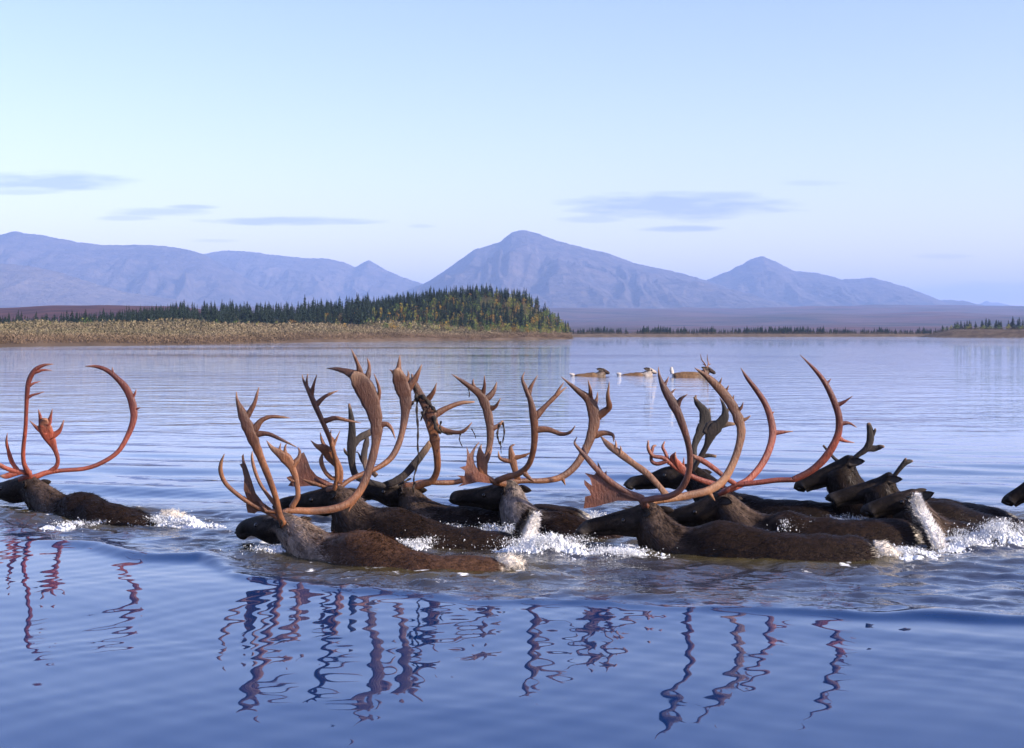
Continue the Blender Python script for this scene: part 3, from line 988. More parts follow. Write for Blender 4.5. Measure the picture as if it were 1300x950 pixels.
def shrubs():
    """willow scrub and dry grass massed along the banks"""
    rr = np.random.default_rng(3)
    n = 190000
    u = rr.uniform(-160, 735, n)
    tl = tree_line(u)
    t = 1.5 + (tl + 6) * rr.random(n) ** 1.2
    y = shore_y(u) + t
    x = (u - 650) / F_PX * y
    z = bank_z(x, y)
    f = np.clip(t / tl, 0, 1)
    patch = vnoise(x * .10, y * .05, 31)
    h = (0.55 + 1.7 * f) * (.55 + .75 * patch) * rr.uniform(.6, 1.35, n) * np.interp(u, [-160, 120, 300, 560, 735], [.9, .9, 1.0, .75, .45])
    c1, c2, c3 = np.array([.180, .143, .092]), np.array([.145, .124, .074]), np.array([.150, .098, .068])
    m = rr.random((n, 1))
    g = np.clip((patch[:, None] - .35) * 2.2 + (m - .5) * .5, 0, 1)
    col = c1 * (1 - g) + c2 * g
    low = np.clip(1 - t / 26, 0, 1)[:, None] * .75
    col = (col * (1 - low) + c3 * low) * rr.uniform(.7, 1.25, (n, 1))
    # extra scrub on the far shores
    n2 = 7000
    u2 = rr.uniform(690, 1420, n2)
    isr = (u2 > 1172) & (rr.random(n2) < .8)
    t2 = rr.uniform(1, 60, n2) * np.where(isr, .55, 1)
    y2 = np.where(isr, np.interp(u2, [1150, 1185, 1300, 1700], [560, 545, 520, 470]), np.interp(u2, [690, 900, 1260], [560, 600, 640])) + t2
    x2 = (u2 - 650) / F_PX * y2
    z2 = np.where(isr, right_z(u2, t2), -.8 + 1.9 * sstep(-4, 8, t2))
    h2 = rr.uniform(.4, 1.2, n2)
    col2 = np.array([.12, .088, .058]) * rr.uniform(.6, 1.2, (n2, 1))
    x, y, z, h, col = np.concatenate([x, x2]), np.concatenate([y, y2]), np.concatenate([z, z2]), np.concatenate([h, h2]), np.concatenate([col, col2])
    n = len(x)
    V = np.zeros((n, 9, 3)); C = np.zeros((n, 9, 3))
    for b in range(3):
        hz = h * rr.uniform(.1, 1.0, n)
        cx, cy_ = x + rr.normal(0, .3, n) * h, y + rr.normal(0, .3, n) * h
        for q in range(3):
            sz = .04 + .05 * h
            V[:, b * 3 + q] = np.stack([cx + rr.normal(0, 1, n) * sz, cy_ + rr.normal(0, 1, n) * sz, z + hz + rr.normal(0, 1.25, n) * sz], 1)
        C[:, b * 3:b * 3 + 3] = (col * rr.uniform(.88, 1.12, (n, 1)))[:, None, :]
    me = make_mesh('willow_scrub', V.reshape(-1, 3), np.arange(n * 9).reshape(-1, 3), False, C.reshape(-1, 3))
    tag(new_obj('willow_scrub', me, M_SHRUB), 'tan willow scrub and dry grass massed along the far river bank', 'scrub', kind='stuff')


shrubs()

# ------------------------------------------------------------------ air
def haze():
    k = Nodes('haze_air')
    k.t.nodes.remove(k.b)
    out = k.t.nodes['Material Output']
    v = k.n('ShaderNodeVolumePrincipled')
    v.inputs['Color'].default_value = (0.37, 0.55, 1.0, 1)
    v.inputs['Density'].default_value = HAZE_DENSITY
    v.inputs['Anisotropy'].default_value = 0.0
    k.link(v.outputs[0], out.inputs['Volume'])
    bm = bmesh.new()
    bmesh.ops.create_cube(bm, size=1.0)
    me = bpy.data.meshes.new('haze')
    bm.to_mesh(me); bm.free()
    o = new_obj('haze', me, k.m)
    top, bot = 800.0, -90.0
    o.scale = (60000, 36000, top - bot)
    o.location = (0, 9000, (top + bot) / 2)
    tag(o, 'thin blue haze in the air over the river and mountains', 'haze', kind='stuff')


HAZE_DENSITY = 9.6e-5
haze()

# ------------------------------------------------------------------ animals
FUR = {  # face, neck, body
 'dark':  ((.0130, .0098, .0085), (.020, .014, .011), (.0115, .0072, .0056)),
 'brown': ((.0130, .0095, .0078), (.24, .18, .14), (.060, .031, .019)),
 'pale':  ((.0130, .0100, .0085), (.210, .170, .145), (.020, .0112, .0076)),
 'mid':   ((.0135, .0098, .0082), (.088, .060, .044), (.0155, .0092, .0066)),
 'tan':   ((.045, .028, .020), (.20, .155, .12), (.15, .090, .050)),
 'tanw':  ((.38, .32, .27), (.42, .37, .33), (.14, .082, .045)),
}


def body_mesh(key, fur, per_ring=26):
    S = SPINES[key]
    Pn, st = S[:, :3], S[:, 3]
    n = len(S)
    tan = np.gradient(Pn, axis=0)
    tan /= np.linalg.norm(tan, axis=1)[:, None]
    ker = np.array([.2, .6, .2])
    hw, hh = np.interp(st, ST, HW), np.interp(st, ST, HH)
    V = np.zeros((n, per_ring, 3)); C = np.zeros((n, per_ring, 3)); ctr = np.zeros((n, 3)); fr = []
    cf, cn, cb = [np.array(c) for c in FUR[fur]]
    for i in range(n):
        t = tan[i].copy()
        if st[i] > .40:
            k = min(1, (st[i] - .40) / .15)
            t[2] *= (1 - k)
        t /= np.linalg.norm(t)
        s = np.cross(t, (0, 0, 1.0)); s /= np.linalg.norm(s)
        N = np.cross(s, t)
        ctr[i] = Pn[i] - N * hh[i] / 2
        fr.append((t, s, N))
        for j in range(per_ring):
            a = 2 * math.pi * j / per_ring
            ca, sa = math.cos(a), math.sin(a)
            w = hw[i]
            # narrower crown and jaw, fuller cheeks and ribs
            shape = 1 - .16 * max(0, sa) ** 2 * (1 if st[i] < .5 else .35) - .22 * max(0, -sa) ** 2 * (1 if st[i] < .3 else .2)
            p = ctr[i] + s * (w * ca * shape) + N * (hh[i] / 2 * sa)
            if st[i] > .5:
                # shoulder blades and hips
                p = p + N * (.012 * math.exp(-((abs(ca) - .55) / .25) ** 2) * (math.exp(-((st[i] - .56) / .05) ** 2) + .8 * math.exp(-((st[i] - .86) / .06) ** 2)))
            V[i, j] = p
            x = st[i]
            nn = .05 * math.sin(7 * a + 31 * x) + .03 * math.sin(13 * a - 50 * x)
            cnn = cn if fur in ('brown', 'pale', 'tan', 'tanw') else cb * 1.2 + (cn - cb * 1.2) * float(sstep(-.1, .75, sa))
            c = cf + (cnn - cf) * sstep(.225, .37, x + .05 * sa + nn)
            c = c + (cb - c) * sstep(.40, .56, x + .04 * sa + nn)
            if x < .075:
                c = c + (np.array([.050, .043, .038]) - c) * (.55 if x > .02 else .15)
            if .14 < x < .25 and .1 < sa < .75:
                c = c + (np.array([.045, .034, .027]) - c) * .5 * math.exp(-((x - .185) / .03) ** 2)
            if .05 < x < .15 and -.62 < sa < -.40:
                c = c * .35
            c = c + (np.array([.62, .57, .50]) - c) * sstep(.955, .985, x) * (.5 + .5 * max(0, 1 - abs(sa)))
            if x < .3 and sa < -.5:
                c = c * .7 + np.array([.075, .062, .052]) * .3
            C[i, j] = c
    nz = fbm(V[..., 0] * 9 + V[..., 2] * 7, V[..., 1] * 9 - V[..., 2] * 5, 3, 13)
    for i in range(n):
        out = V[i] - ctr[i]
        out /= np.linalg.norm(out, axis=1)[:, None] + 1e-9
        V[i] += out * (nz[i][:, None] * (.004 + .015 * sstep(.3, .5, st[i])))
    Vf = np.concatenate([V.reshape(-1, 3), (V[0].mean(0) + (Pn[0] - Pn[2]) * .35)[None], V[-1].mean(0)[None]])
    Cf = np.concatenate([C.reshape(-1, 3), C[0, :1], C[-1, :1]])
    q = grid_faces(n, per_ring, True)
    a, b = n * per_ring, n * per_ring + 1
    j = np.arange(per_ring); j2 = (j + 1) % per_ring
    t1 = np.stack([np.full(per_ring, a), j2, j], 1)
    t2 = np.stack([np.full(per_ring, b), (n - 1) * per_ring + j, (n - 1) * per_ring + j2], 1)
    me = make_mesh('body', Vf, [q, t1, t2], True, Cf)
    return me, V, C, ctr, fr, st, hw, hh


def hair_mesh(V, C, ctr, fr, st, count, seed):
    r = np.random.default_rng(seed)
    n, m = V.shape[:2]
    a = V[:-1, :, :]; b = np.roll(a, -1, 1); c = V[1:, :, :]
    area = np.linalg.norm(np.cross(b - a, c - a), axis=2)
    area = area * (V[:-1, :, 2] > -.06) * (st[:-1, None] > .05)
    pr = (area / area.sum()).ravel()
    pick = r.choice(len(pr), count, p=pr)
    i, j = pick // m, pick % m
    fu, fv = r.random((count, 1)), r.random((count, 1))
    p = V[i, j] * (1 - fu) * (1 - fv) + V[i, (j + 1) % m] * (1 - fu) * fv + V[i + 1, j] * fu * (1 - fv) + V[i + 1, (j + 1) % m] * fu * fv
    out = p - ctr[i]
    out /= np.linalg.norm(out, axis=1)[:, None]
    tn = np.array([f[0] for f in fr])[i]
    s = st[i]
    L = np.interp(s, [.1, .22, .30, .40, .50, .7, .95, 1], [.012, .020, .055, .064, .046, .036, .036, .05]) * r.uniform(.6, 1.4, count)
    clump = fbm(p[:, 0] * 22 + p[:, 2] * 15, p[:, 1] * 22 - p[:, 2] * 18, 2, seed)[:, None]
    d = tn * .9 + out * ((.26 + .40 * clump) * np.interp(s, [.3, .5, .6], [1, 1, .85])[:, None]) + np.array([0, 0, -.35]) * np.abs(out[:, :1] * 0 + 1) * .5 + r.normal(0, .17, (count, 3))
    d /= np.linalg.norm(d, axis=1)[:, None]
    w = np.cross(d, out); w /= np.linalg.norm(w, axis=1)[:, None] + 1e-9
    wd = (r.uniform(.0022, .0050, count) * np.where(s < .24, .7, 1))[:, None]
    p0 = p - out * .003
    V3 = np.stack([p0 - w * wd, p0 + w * wd, p0 + d * L[:, None] + out * .002], 1).reshape(-1, 3)
    clump2 = fbm(p[:, 0] * 7 + p[:, 2] * 9, p[:, 1] * 7 - p[:, 2] * 9, 2, seed + 8)[:, None]
    base = C[i, j] * (r.uniform(.6, 1.4, (count, 1)) * np.clip(1 + 1.0 * clump, .3, 2.2) * np.clip(1 + .8 * clump2, .4, 1.8))
    col = np.stack([base * .8, base * .8, base * 1.5 + .002], 1).reshape(-1, 3)
    return make_mesh('fur', V3, np.arange(count * 3).reshape(-1, 3), True, col)


def tube(pts, wa, wb, seg=10, view=np.array([0, 1.0, 0])):
    """sweep: wa = half width across the view, wb = half thickness along it"""
    pts = np.asarray(pts, float)
    t = np.gradient(pts, axis=0)
    t /= np.linalg.norm(t, axis=1)[:, None] + 1e-9
    W = np.cross(t, view)
    W /= np.linalg.norm(W, axis=1)[:, None] + 1e-9
    B = np.cross(t, W)
    a = np.linspace(0, 2 * math.pi, seg, endpoint=False)
    wa, wb = np.asarray(wa, float), np.asarray(wb, float)
    ex = np.interp(wb / (wa + 1e-9), [.35, .85], [.30, 1.0])[:, None]
    sn = np.sign(np.sin(a))[None] * np.abs(np.sin(a))[None] ** ex
    V = pts[:, None, :] + W[:, None, :] * (np.cos(a)[None, :, None] * wa[:, None, None]) + B[:, None, :] * (sn * wb[:, None])[:, :, None]
    n = len(pts)
    Vf = np.concatenate([V.reshape(-1, 3), pts[:1], pts[-1:]])
    j = np.arange(seg); j2 = (j + 1) % seg
    caps = np.concatenate([np.stack([np.full(seg, n * seg), j2, j], 1), np.stack([np.full(seg, n * seg + 1), (n - 1) * seg + j, (n - 1) * seg + j2], 1)])
    return Vf, [grid_faces(n, seg, True), caps]


def antler(parent, spec, Y0, rng, pedicle):
    """spec: crop, beam, tines, blades, side, spread, mat"""
    crop, side, spread, mat = spec['crop'], spec['side'], spec.get('spread', .30), spec['mat']
    bm_ = []
    for cp, pts in spec['beam'] if isinstance(spec['beam'][0][0], str) else [(crop, spec['beam'])]:
        bm_ += T(cp, pts)
    raw = catmull([list(p) for p in bm_], 6)
    seglen = np.concatenate([[0], np.cumsum(np.hypot(*np.diff(raw[:, :2], axis=0).T))])
    s = seglen / seglen[-1]
    dY = side * (.07 + spread * np.sin(np.clip(s * 1.25, 0, 1.25) * math.pi * .5))
    pts = np.array([P(a, b, Y0 + d) for (a, b, _), d in zip(raw, dY)])
    wa = raw[:, 2] / 2 * (Y0 + dY) / F_PX * np.interp(raw[:, 2], [8, 18], [.74, .90])
    wa = wa * (1 + .16 * sstep(10, 16, raw[:, 2]) * fbm(s * 30, s * 0 + 7, 2, int(rng.integers(99))))
    pts = np.vstack([pedicle(side), pedicle(side) * .45 + pts[0] * .55, pts])      # grows out of the skull
    raw = np.vstack([raw[:1], raw[:1], raw]); s = np.concatenate([[0, 0], s]); dY = np.concatenate([dY[:1], dY[:1], dY]); wa = np.concatenate([wa[:1] * 1.15, wa[:1] * 1.05, wa])
    wa = wa * (1 + .05 * fbm(s * 14, s * 0, 2, int(rng.integers(99))))
    wb = np.minimum(wa * .95, .017 + .06 * wa)
    wb[0] = wa[0]
    st_ = sstep(.42, .72, s + .10 * fbm(s * 9, s * 0 + side, 2, 5)) * spec.get('upper_dark', .75) * (1 - .5 * sstep(.93, 1, s))  # colour darkens towards the upper part of the beam
    Vb, Fb = tube(pts, wa, wb, 16)
    o = new_obj('antler', make_mesh('antler', Vb, Fb, True, None, {'upper_dark': np.concatenate([np.repeat(st_, 16), [st_[0], st_[-1]]]), 'tip': np.concatenate([np.repeat(sstep(.93, 1, s), 16), [0, 1]])}), mat, parent)
    if spec.get('label'): o['label'] = spec['label']
    lines = [(raw, pts, dY, st_)]
    for tn in spec.get('tines', []):
        cp, m2 = crop, mat
        if isinstance(tn[0], str):
            cp, tn = tn[0], tn[1:]
        q = T(cp, tn)
        r = catmull([list(p) for p in q], 4)
        def nearest(pt):
            best = None
            for ln in lines:
                dd = np.hypot(ln[0][:, 0] - pt[0], ln[0][:, 1] - pt[1]) + (0 if ln is lines[0] else 1.0)
                kk = int(np.argmin(dd))
                if best is None or dd[kk] < best[0]:
                    best = (float(dd[kk]), ln[1][max(kk, 2) if ln is lines[0] else kk], float(ln[2][kk]), float(ln[3][kk]))
            return best
        n0, n1 = nearest(q[0]), nearest(q[-1])
        near_end = n1[0] + 2 < n0[0]
        f = np.linspace(0, 1, len(r))
        hit = n1 if near_end else n0
        if near_end:
            f = f[::-1]
        L = np.hypot(q[0][0] - q[-1][0], q[0][1] - q[-1][1]) * Y0 / F_PX
        bend = float(rng.uniform(-.35, .35)) * L
        d2 = hit[2] + bend * f ** 1.5
        p3 = np.array([P(a, b, Y0 + d) for (a, b, _), d in zip(r, d2)])
        w2 = np.maximum(r[:, 2] / 2 * (Y0 + d2) / F_PX * .86 * (1 + .12 * fbm(f * 8, f * 0, 2, int(rng.integers(99)))), .0016)
        if near_end:
            p3, w2, f = np.vstack([p3, hit[1]]), np.append(w2, w2[-1]), np.append(f, 0)
        else:
            p3, w2, f = np.vstack([hit[1], p3]), np.append(w2[0], w2), np.append(0, f)
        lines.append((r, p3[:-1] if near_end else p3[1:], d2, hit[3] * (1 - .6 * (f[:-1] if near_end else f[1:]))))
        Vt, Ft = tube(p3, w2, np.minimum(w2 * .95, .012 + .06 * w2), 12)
        new_obj('tine', make_mesh('tine', Vt, Ft, True, None, {'upper_dark': np.concatenate([np.repeat(hit[3] * (1 - .6 * f), 12), [hit[3], hit[3] * .4]]), 'tip': np.concatenate([np.repeat(sstep(.6, 1, f), 12), [0, 1]])}), mat, o)
    for bl in spec.get('blades', []):
        cp, out = bl
        q = T(cp, out)
        cx = sum(p[0] for p in q) / len(q); cyy = sum(p[1] for p in q) / len(q)
        k = int(np.argmin(np.hypot(raw[:, 0] - q[0][0], raw[:, 1] - q[0][1])))
        b = bmesh.new()
        th = .008
        d0 = dY[min(k, len(dY) - 1)]
        tilt = .25 * float(rng.uniform(-1, 1))
        vs = []
        for sgn in (-1, 1):
            vs.append([b.verts.new(P(a_, b_, Y0 + d0 + sgn * th + ((a_ - q[0][0]) * tilt + .012 * (b_ - cyy) ** 2 / 4) * Y0 / F_PX)) for a_, b_ in [p[:2] for p in q]])
        b.faces.new(vs[0]); b.faces.new(vs[1][::-1])
        m_ = len(q)
        for i in range(m_):
            b.faces.new((vs[0][(i + 1) % m_], vs[0][i], vs[1][i], vs[1][(i + 1) % m_]))
        bmesh.ops.recalc_face_normals(b, faces=b.faces)
        bmesh.ops.triangulate(b, faces=[f for f in b.faces if len(f.verts) > 4])
        me = bpy.data.meshes.new('palm')
        b.to_mesh(me); b.free()
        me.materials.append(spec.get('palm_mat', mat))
        for p_ in me.polygons:
            p_.use_smooth = False
        new_obj('palm', me, None, o)
        a_, b_ = (q[0][0] + q[-1][0]) / 2, (q[0][1] + q[-1][1]) / 2
        e0, e1 = np.array(P(a_, b_, Y0 + d0)), np.array(P(a_ * .55 + cx * .45, b_ * .55 + cyy * .45, Y0 + d0))
        Vt, Ft = tube(np.array([pts[max(k, 2)], e0 * .5 + pts[max(k, 2)] * .5, e0, e1]), np.array([.016, .017, .018, .012]), np.array([.014, .014, .013, .009]), 8)
        me2 = make_mesh('palm_stem', Vt, Ft, True)
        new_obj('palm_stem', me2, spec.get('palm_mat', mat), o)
    return o


def ear_mesh(base, direction, facing, L=.13, W=.045):
    d = Vector(direction).normalized()
    f = Vector(facing); f = (f - d * f.dot(d)).normalized()
    w = d.cross(f)
    rows, cols = 9, 9
    V = []
    for i in range(rows):
        t = i / (rows - 1)
        half = W * (math.sin(math.pi * min(1, .18 + .82 * t)) ** .75 * (1 - .15 * t)) + .002
        for j in range(cols):
            a = (j / (cols - 1) - .5) * 2
            cup = .55 * half * (a * a)
            V.append(Vector(base) + d * (L * t) + w * (half * a) + f * (cup - .012 * math.sin(t * 3.14)))
    nfr = len(V)
    V += [v - f * .006 for v in V]
    fc = grid_faces(rows, cols)
    ring = [j for j in range(cols)] + [i * cols + cols - 1 for i in range(1, rows)] + [(rows - 1) * cols + j for j in range(cols - 2, -1, -1)] + [i * cols for i in range(rows - 2, 0, -1)]
    side = [(ring[k], ring[(k + 1) % len(ring)], ring[(k + 1) % len(ring)] + nfr, ring[k] + nfr) for k in range(len(ring))]
    cc = []
    for q in range(2):
        for i in range(rows):
            for j in range(cols):
                e = max(abs(j / (cols - 1) - .5) * 2, (i / (rows - 1)) ** 2)
                cc.append((.055, .045, .038) if q == 0 and e < .75 else (.024, .018, .015))
    return make_mesh('ear', [tuple(v) for v in V], [fc[:, ::-1], fc + nfr, np.array(side)], True, np.array(cc))


def sphere_mesh(name, c, r, sx=1, sy=1, sz=1):
    b = bmesh.new()
    bmesh.ops.create_uvsphere(b, u_segments=12, v_segments=8, radius=r)
    for v in b.verts:
        v.co = Vector((v.co.x * sx, v.co.y * sy, v.co.z * sz)) + Vector(c)
    me = bpy.data.meshes.new(name)
    b.to_mesh(me); b.free()
    for p in me.polygons: p.use_smooth = True
    return me


def tuft(name, pts, w, col_a, col_b, parent, hairs, seed, side_bias=0.0):
    """tail: a tapered core with long hair"""
    c3 = catmull([list(p) for p in pts], 5)
    ww = np.interp(np.linspace(0, 1, len(c3)), np.linspace(0, 1, len(w)), w)
    V, Fc = tube(c3, ww, ww * .7, 12)
    r = np.random.default_rng(seed)
    k = len(c3)
    x_ = np.clip((V[:, 0] - np.repeat(c3[:, 0], 12).tolist().__getitem__(0)) * 0, 0, 1)
    mixv = np.full(len(V), 1.0)
    a = np.tile(np.linspace(0, 2 * math.pi, 12, endpoint=False), k)
    if col_a is not None:
        cx = np.concatenate([np.repeat(c3[:, 0], 12), [c3[0, 0], c3[-1, 0]]])
        lw = np.concatenate([np.repeat(ww, 12), [ww[0], ww[-1]]])
        mixv = np.clip(((V[:, 0] - cx) / lw + side_bias) * 2.0, 0, 1)
        C = np.array(col_a)[None] * (1 - mixv[:, None]) + np.array(col_b)[None] * mixv[:, None]
    else:
        C = np.tile(np.array(col_b), (len(V), 1))
    o = new_obj(name, make_mesh(name, V, Fc, True, C), M_TAIL, parent)
    # hair
    i = r.integers(0, len(V) - 2, hairs)
    p = V[i]
    ci = np.minimum(i // 12, k - 1)
    out = p - c3[ci]; out /= np.linalg.norm(out, axis=1)[:, None] + 1e-9
    tn = np.gradient(c3, axis=0); tn /= np.linalg.norm(tn, axis=1)[:, None]
    d = out * .8 + tn[ci] * .55 + r.normal(0, .25, (hairs, 3)) + np.array([0, 0, -.15])
    d /= np.linalg.norm(d, axis=1)[:, None]
    wv = np.cross(d, r.normal(0, 1, (hairs, 3))); wv /= np.linalg.norm(wv, axis=1)[:, None]
    L = r.uniform(.010, .036, (hairs, 1)) * (1 + .6 * np.sin(np.arange(hairs) * 1.0)[:, None] * 0)
    L = L * (.5 + 1.1 * vnoise(p[:, 2] * 40, p[:, 0] * 30, seed))[:, None]
    j = r.normal(0, .006, (hairs, 3))
    V3 = np.stack([p + j - wv * .0022, p + j + wv * .0022, p + j + d * L], 1).reshape(-1, 3)
    cc = np.repeat(C[i] * r.uniform(.85, 1.1, (hairs, 1)), 3, 0)
    h = new_obj('tail_hair', make_mesh('tail_hair', V3, np.arange(hairs * 3).reshape(-1, 3), True, cc), M_TAIL, o)
    h['kind'] = 'stuff'
    return o


GROUP = 'caribou swimming in the nearer herd'
GROUP_FAR = 'caribou swimming far behind the herd'


def caribou(key, fur, label, antlers=(), ears=((-1, 1),), hairs=9000, group=GROUP, ear_len=.125, tail=None, ear_up=.32):
    Y0 = BODY[key][0]
    S = SPINES[key]
    mid = S[np.argmin(np.abs(S[:, 3] - .6)), :3]
    root = bpy.data.objects.new('caribou', None)
    COL.objects.link(root)
    root.location = (mid[0], mid[1], 0)
    root['label'], root['category'], root['group'] = label, 'caribou', group
    start = set(o.name for o in COL.objects)
    me, V, C, ctr, fr, st, hw, hh = body_mesh(key, fur)
    new_obj('body', me, M_FUR, root)
    far = Y0 > 20
    if not far:
        h = new_obj('fur', hair_mesh(V, C, ctr, fr, st, hairs, ord(key)), M_HAIR, root)
        h['kind'] = 'stuff'
    # eyes, nose pad
    ie = int(np.argmin(np.abs(st - .175)))
    t, s, N = fr[ie]
    for sg in (-1, 1):
        c = ctr[ie] + s * sg * hw[ie] * .90 + N * hh[ie] * .16
        new_obj('eye', sphere_mesh('eye', c, .019 if not far else .03), M_EYE, root)
    for sg in (-1, 1):
        c = ctr[1] + fr[1][1] * sg * hw[1] * .86 + fr[1][2] * hh[1] * .12
        new_obj('nostril', sphere_mesh('nostril', c, .012, 1.5, .7, .8), M_NOSE, root)
    # ears
    ir = int(np.argmin(np.abs(st - .262)))
    t, s, N = fr[ir]
    for sg in (-1, 1):
        b = ctr[ir] + s * sg * hw[ir] * .80 + N * hh[ir] * .22
        dr = s * sg * (.45 if ear_up < .7 else .35) + t * (.80 if ear_up < .7 else .35) + N * (ear_up if ear_len < .2 else .9)
        new_obj('ear', ear_mesh(b, dr, -t * .3 + s * sg * .9 + N * .1, ear_len, ear_len * .27), M_EAR, root)
    rng = np.random.default_rng(ord(key) + 5)
    Yh = float(S[np.argmin(np.abs(S[:, 3] - .25)), 1])
    ip = int(np.argmin(np.abs(st - .238)))

    def pedicle(side):
        t_, s_, n_ = fr[ip]
        sg = side * (1 if s_[1] > 0 else -1)
        return ctr[ip] + s_ * sg * hw[ip] * .5 + n_ * hh[ip] * .36
    for sp in antlers:
        antler(root, sp, Yh, rng, pedicle)
    if tail:
        tail(root)
    bpy.context.view_layer.update()
    for o in COL.objects:
        if o.parent is root:
            o.matrix_parent_inverse = root.matrix_world.inverted()
    return root


def strip(parent, crop, pts, Y, w=.006):
    q = catmull([list(p) for p in T(crop, pts)], 5)
    p3 = np.array([P(a, b, Y + .02 * math.sin(i * .9)) for i, (a, b) in enumerate(q)])
    n = len(p3)
    wa = w * (1 + .35 * np.sin(np.arange(n) * 1.7)) * np.linspace(1, .6, n)
    V, Fc = tube(p3, wa, wa * .4, 6)
    return new_obj('velvet_strip', make_mesh('velvet_strip', V, Fc, True), M_VELVET, parent)


def low_tail(key, px0, py0, px1, py1, w=.05):
    Y = BODY[key][0] + BODY[key][1][-1][2]

    def f(root):
        a, m, b = P(px0, py0, Y), P((px0 + px1) / 2, (py0 + py1) / 2 - 1.5, Y - .02), P(px1, py1, Y - .02)
        tuft('tail', [a, m, b], [w * .8, w, w * .35], None, (.72, .66, .58), root, 900, 5)
    return f


R, TN, PL, DK = M_ANT_RED, M_ANT_TAN, M_ANT_PALE, M_ANT_DARK

# A: lone bull with red antlers
caribou('A', 'mid', 'lone bull with bright red antlers, one beam curving like a huge C', [
    dict(crop='a', side=-1, spread=.25, mat=R, beam=[(140, 600, 38), (112, 545, 30), (108, 480, 26), (118, 380, 25), (122, 290, 25), (126, 215, 30), (134, 160, 32), (160, 112, 30), (200, 88, 20), (246, 82, 5)],
         tines=[[(126, 240, 20), (150, 226, 14), (180, 218, 9), (204, 211, 3)], [(132, 185, 18), (158, 170, 11), (188, 163, 3)], [(160, 120, 22), (200, 110, 13), (240, 110, 4)],
                [(140, 585, 30), (90, 582, 26), (40, 570, 24), (0, 550, 22), (-40, 520, 6)], [(85, 578, 26), (55, 535, 26), (38, 480, 20), (30, 440, 14), (34, 402, 3)],
                [(100, 585, 20), (60, 592, 30), (25, 602, 30), (0, 600, 8)]]),
    dict(crop='a', side=1, spread=.22, mat=R, beam=[(172, 602, 36), (215, 586, 32), (280, 576, 28), (390, 567, 27), (470, 540, 28), (545, 490, 29), (592, 415, 33), (620, 335, 40), (614, 265, 46), (588, 200, 44), (545, 150, 34), (495, 110, 28), (445, 93, 20), (396, 92, 4)],
         tines=[[(608, 245, 26), (624, 222, 14), (632, 199, 3)], [(618, 290, 24), (634, 290, 14), (651, 284, 3)], [(530, 140, 20), (524, 118, 12), (520, 97, 3)], [(560, 170, 16), (568, 158, 4)],
                [(232, 580, 26), (262, 555, 26), (268, 520, 24), (255, 478, 30), (238, 440, 50), (222, 410, 66), (210, 380, 74), (208, 350, 52), (206, 335, 30)],
                [(190, 365, 30), (186, 325, 18), (178, 292, 4)], [(226, 360, 30), (234, 328, 18), (243, 290, 4)], [(246, 415, 34), (278, 388, 22), (297, 340, 4)], [(205, 400, 34), (170, 376, 22), (139, 346, 4)]]),
], tail=low_tail('A', 205, 655, 238, 659, .045), hairs=9000)

# B: nearest brown bull on the left
caribou('B', 'brown', 'nearest brown bull with pale furry neck and tall palmed antlers, swimming in front', [
    dict(crop='b', side=-1, spread=.28, mat=TN, beam=[(348, 768, 36), (322, 728, 38), (300, 672, 34), (286, 610, 32), (262, 540, 34), (228, 455, 38), (198, 382, 50), (168, 312, 52), (145, 255, 38), (130, 215, 18), (127, 182, 4)],
         tines=[[(168, 285, 34), (198, 232, 20), (209, 195, 13), (218, 163, 3)], [(200, 335, 36), (225, 300, 26), (262, 283, 18), (305, 284, 13), (344, 288, 3)], [(205, 352, 34), (255, 352, 22), (310, 376, 15), (368, 404, 4)],
                [(288, 640, 24), (255, 600, 18), (222, 550, 17), (200, 495, 17), (190, 450, 14), (191, 420, 3)],
                [(300, 690, 28), (255, 665, 26), (195, 638, 25), (135, 598, 22), (85, 552, 22), (64, 505, 22), (66, 465, 16), (79, 432, 3)], [(75, 540, 14), (64, 536, 3)], [(165, 615, 14), (158, 602, 3)]],
         blades=[('b', [(282, 662), (235, 628), (205, 590), (190, 545), (172, 490), (160, 460), (156, 432), (148, 440), (150, 470), (140, 474), (150, 492), (158, 530), (156, 575), (168, 610), (166, 640), (172, 668), (200, 672), (212, 664)])]),
    dict(crop='b', side=1, spread=.22, mat=TN, beam=[(318, 662, 30), (370, 660, 34), (440, 662, 38), (530, 650, 38), (590, 620, 38), (635, 560, 40), (668, 470, 42), (688, 380, 46), (688, 300, 58), (668, 225, 78), (640, 165, 84), (612, 128, 66), (590, 112, 44)],
         tines=[[(612, 122, 60), (575, 104, 34), (535, 92, 20), (490, 87, 3)], [(628, 125, 40), (618, 80, 22), (604, 45, 14), (588, 10, 3)], [(652, 130, 34), (660, 95, 20), (660, 70, 14), (652, 46, 3)], [(690, 215, 34), (702, 185, 18), (694, 145, 12), (679, 108, 3)],
                [(696, 320, 36), (728, 312, 24), (750, 330, 16), (766, 372, 3)], [(600, 622, 24), (586, 645, 14), (578, 664, 3)],
                [(352, 642, 28), (374, 600, 26), (368, 540, 28), (352, 490, 38), (330, 455, 56), (300, 430, 40), (270, 408, 22), (248, 378, 3)], [(352, 480, 36), (376, 450, 22), (382, 425, 14), (374, 405, 4)], [(326, 440, 26), (322, 410, 12), (330, 388, 3)], [(300, 428, 22), (302, 405, 10), (306, 388, 3)],
                [(350, 540, 18), (334, 530, 8), (330, 524, 2)]]),
], tail=low_tail('B', 632, 713, 664, 717, .045), hairs=15000)

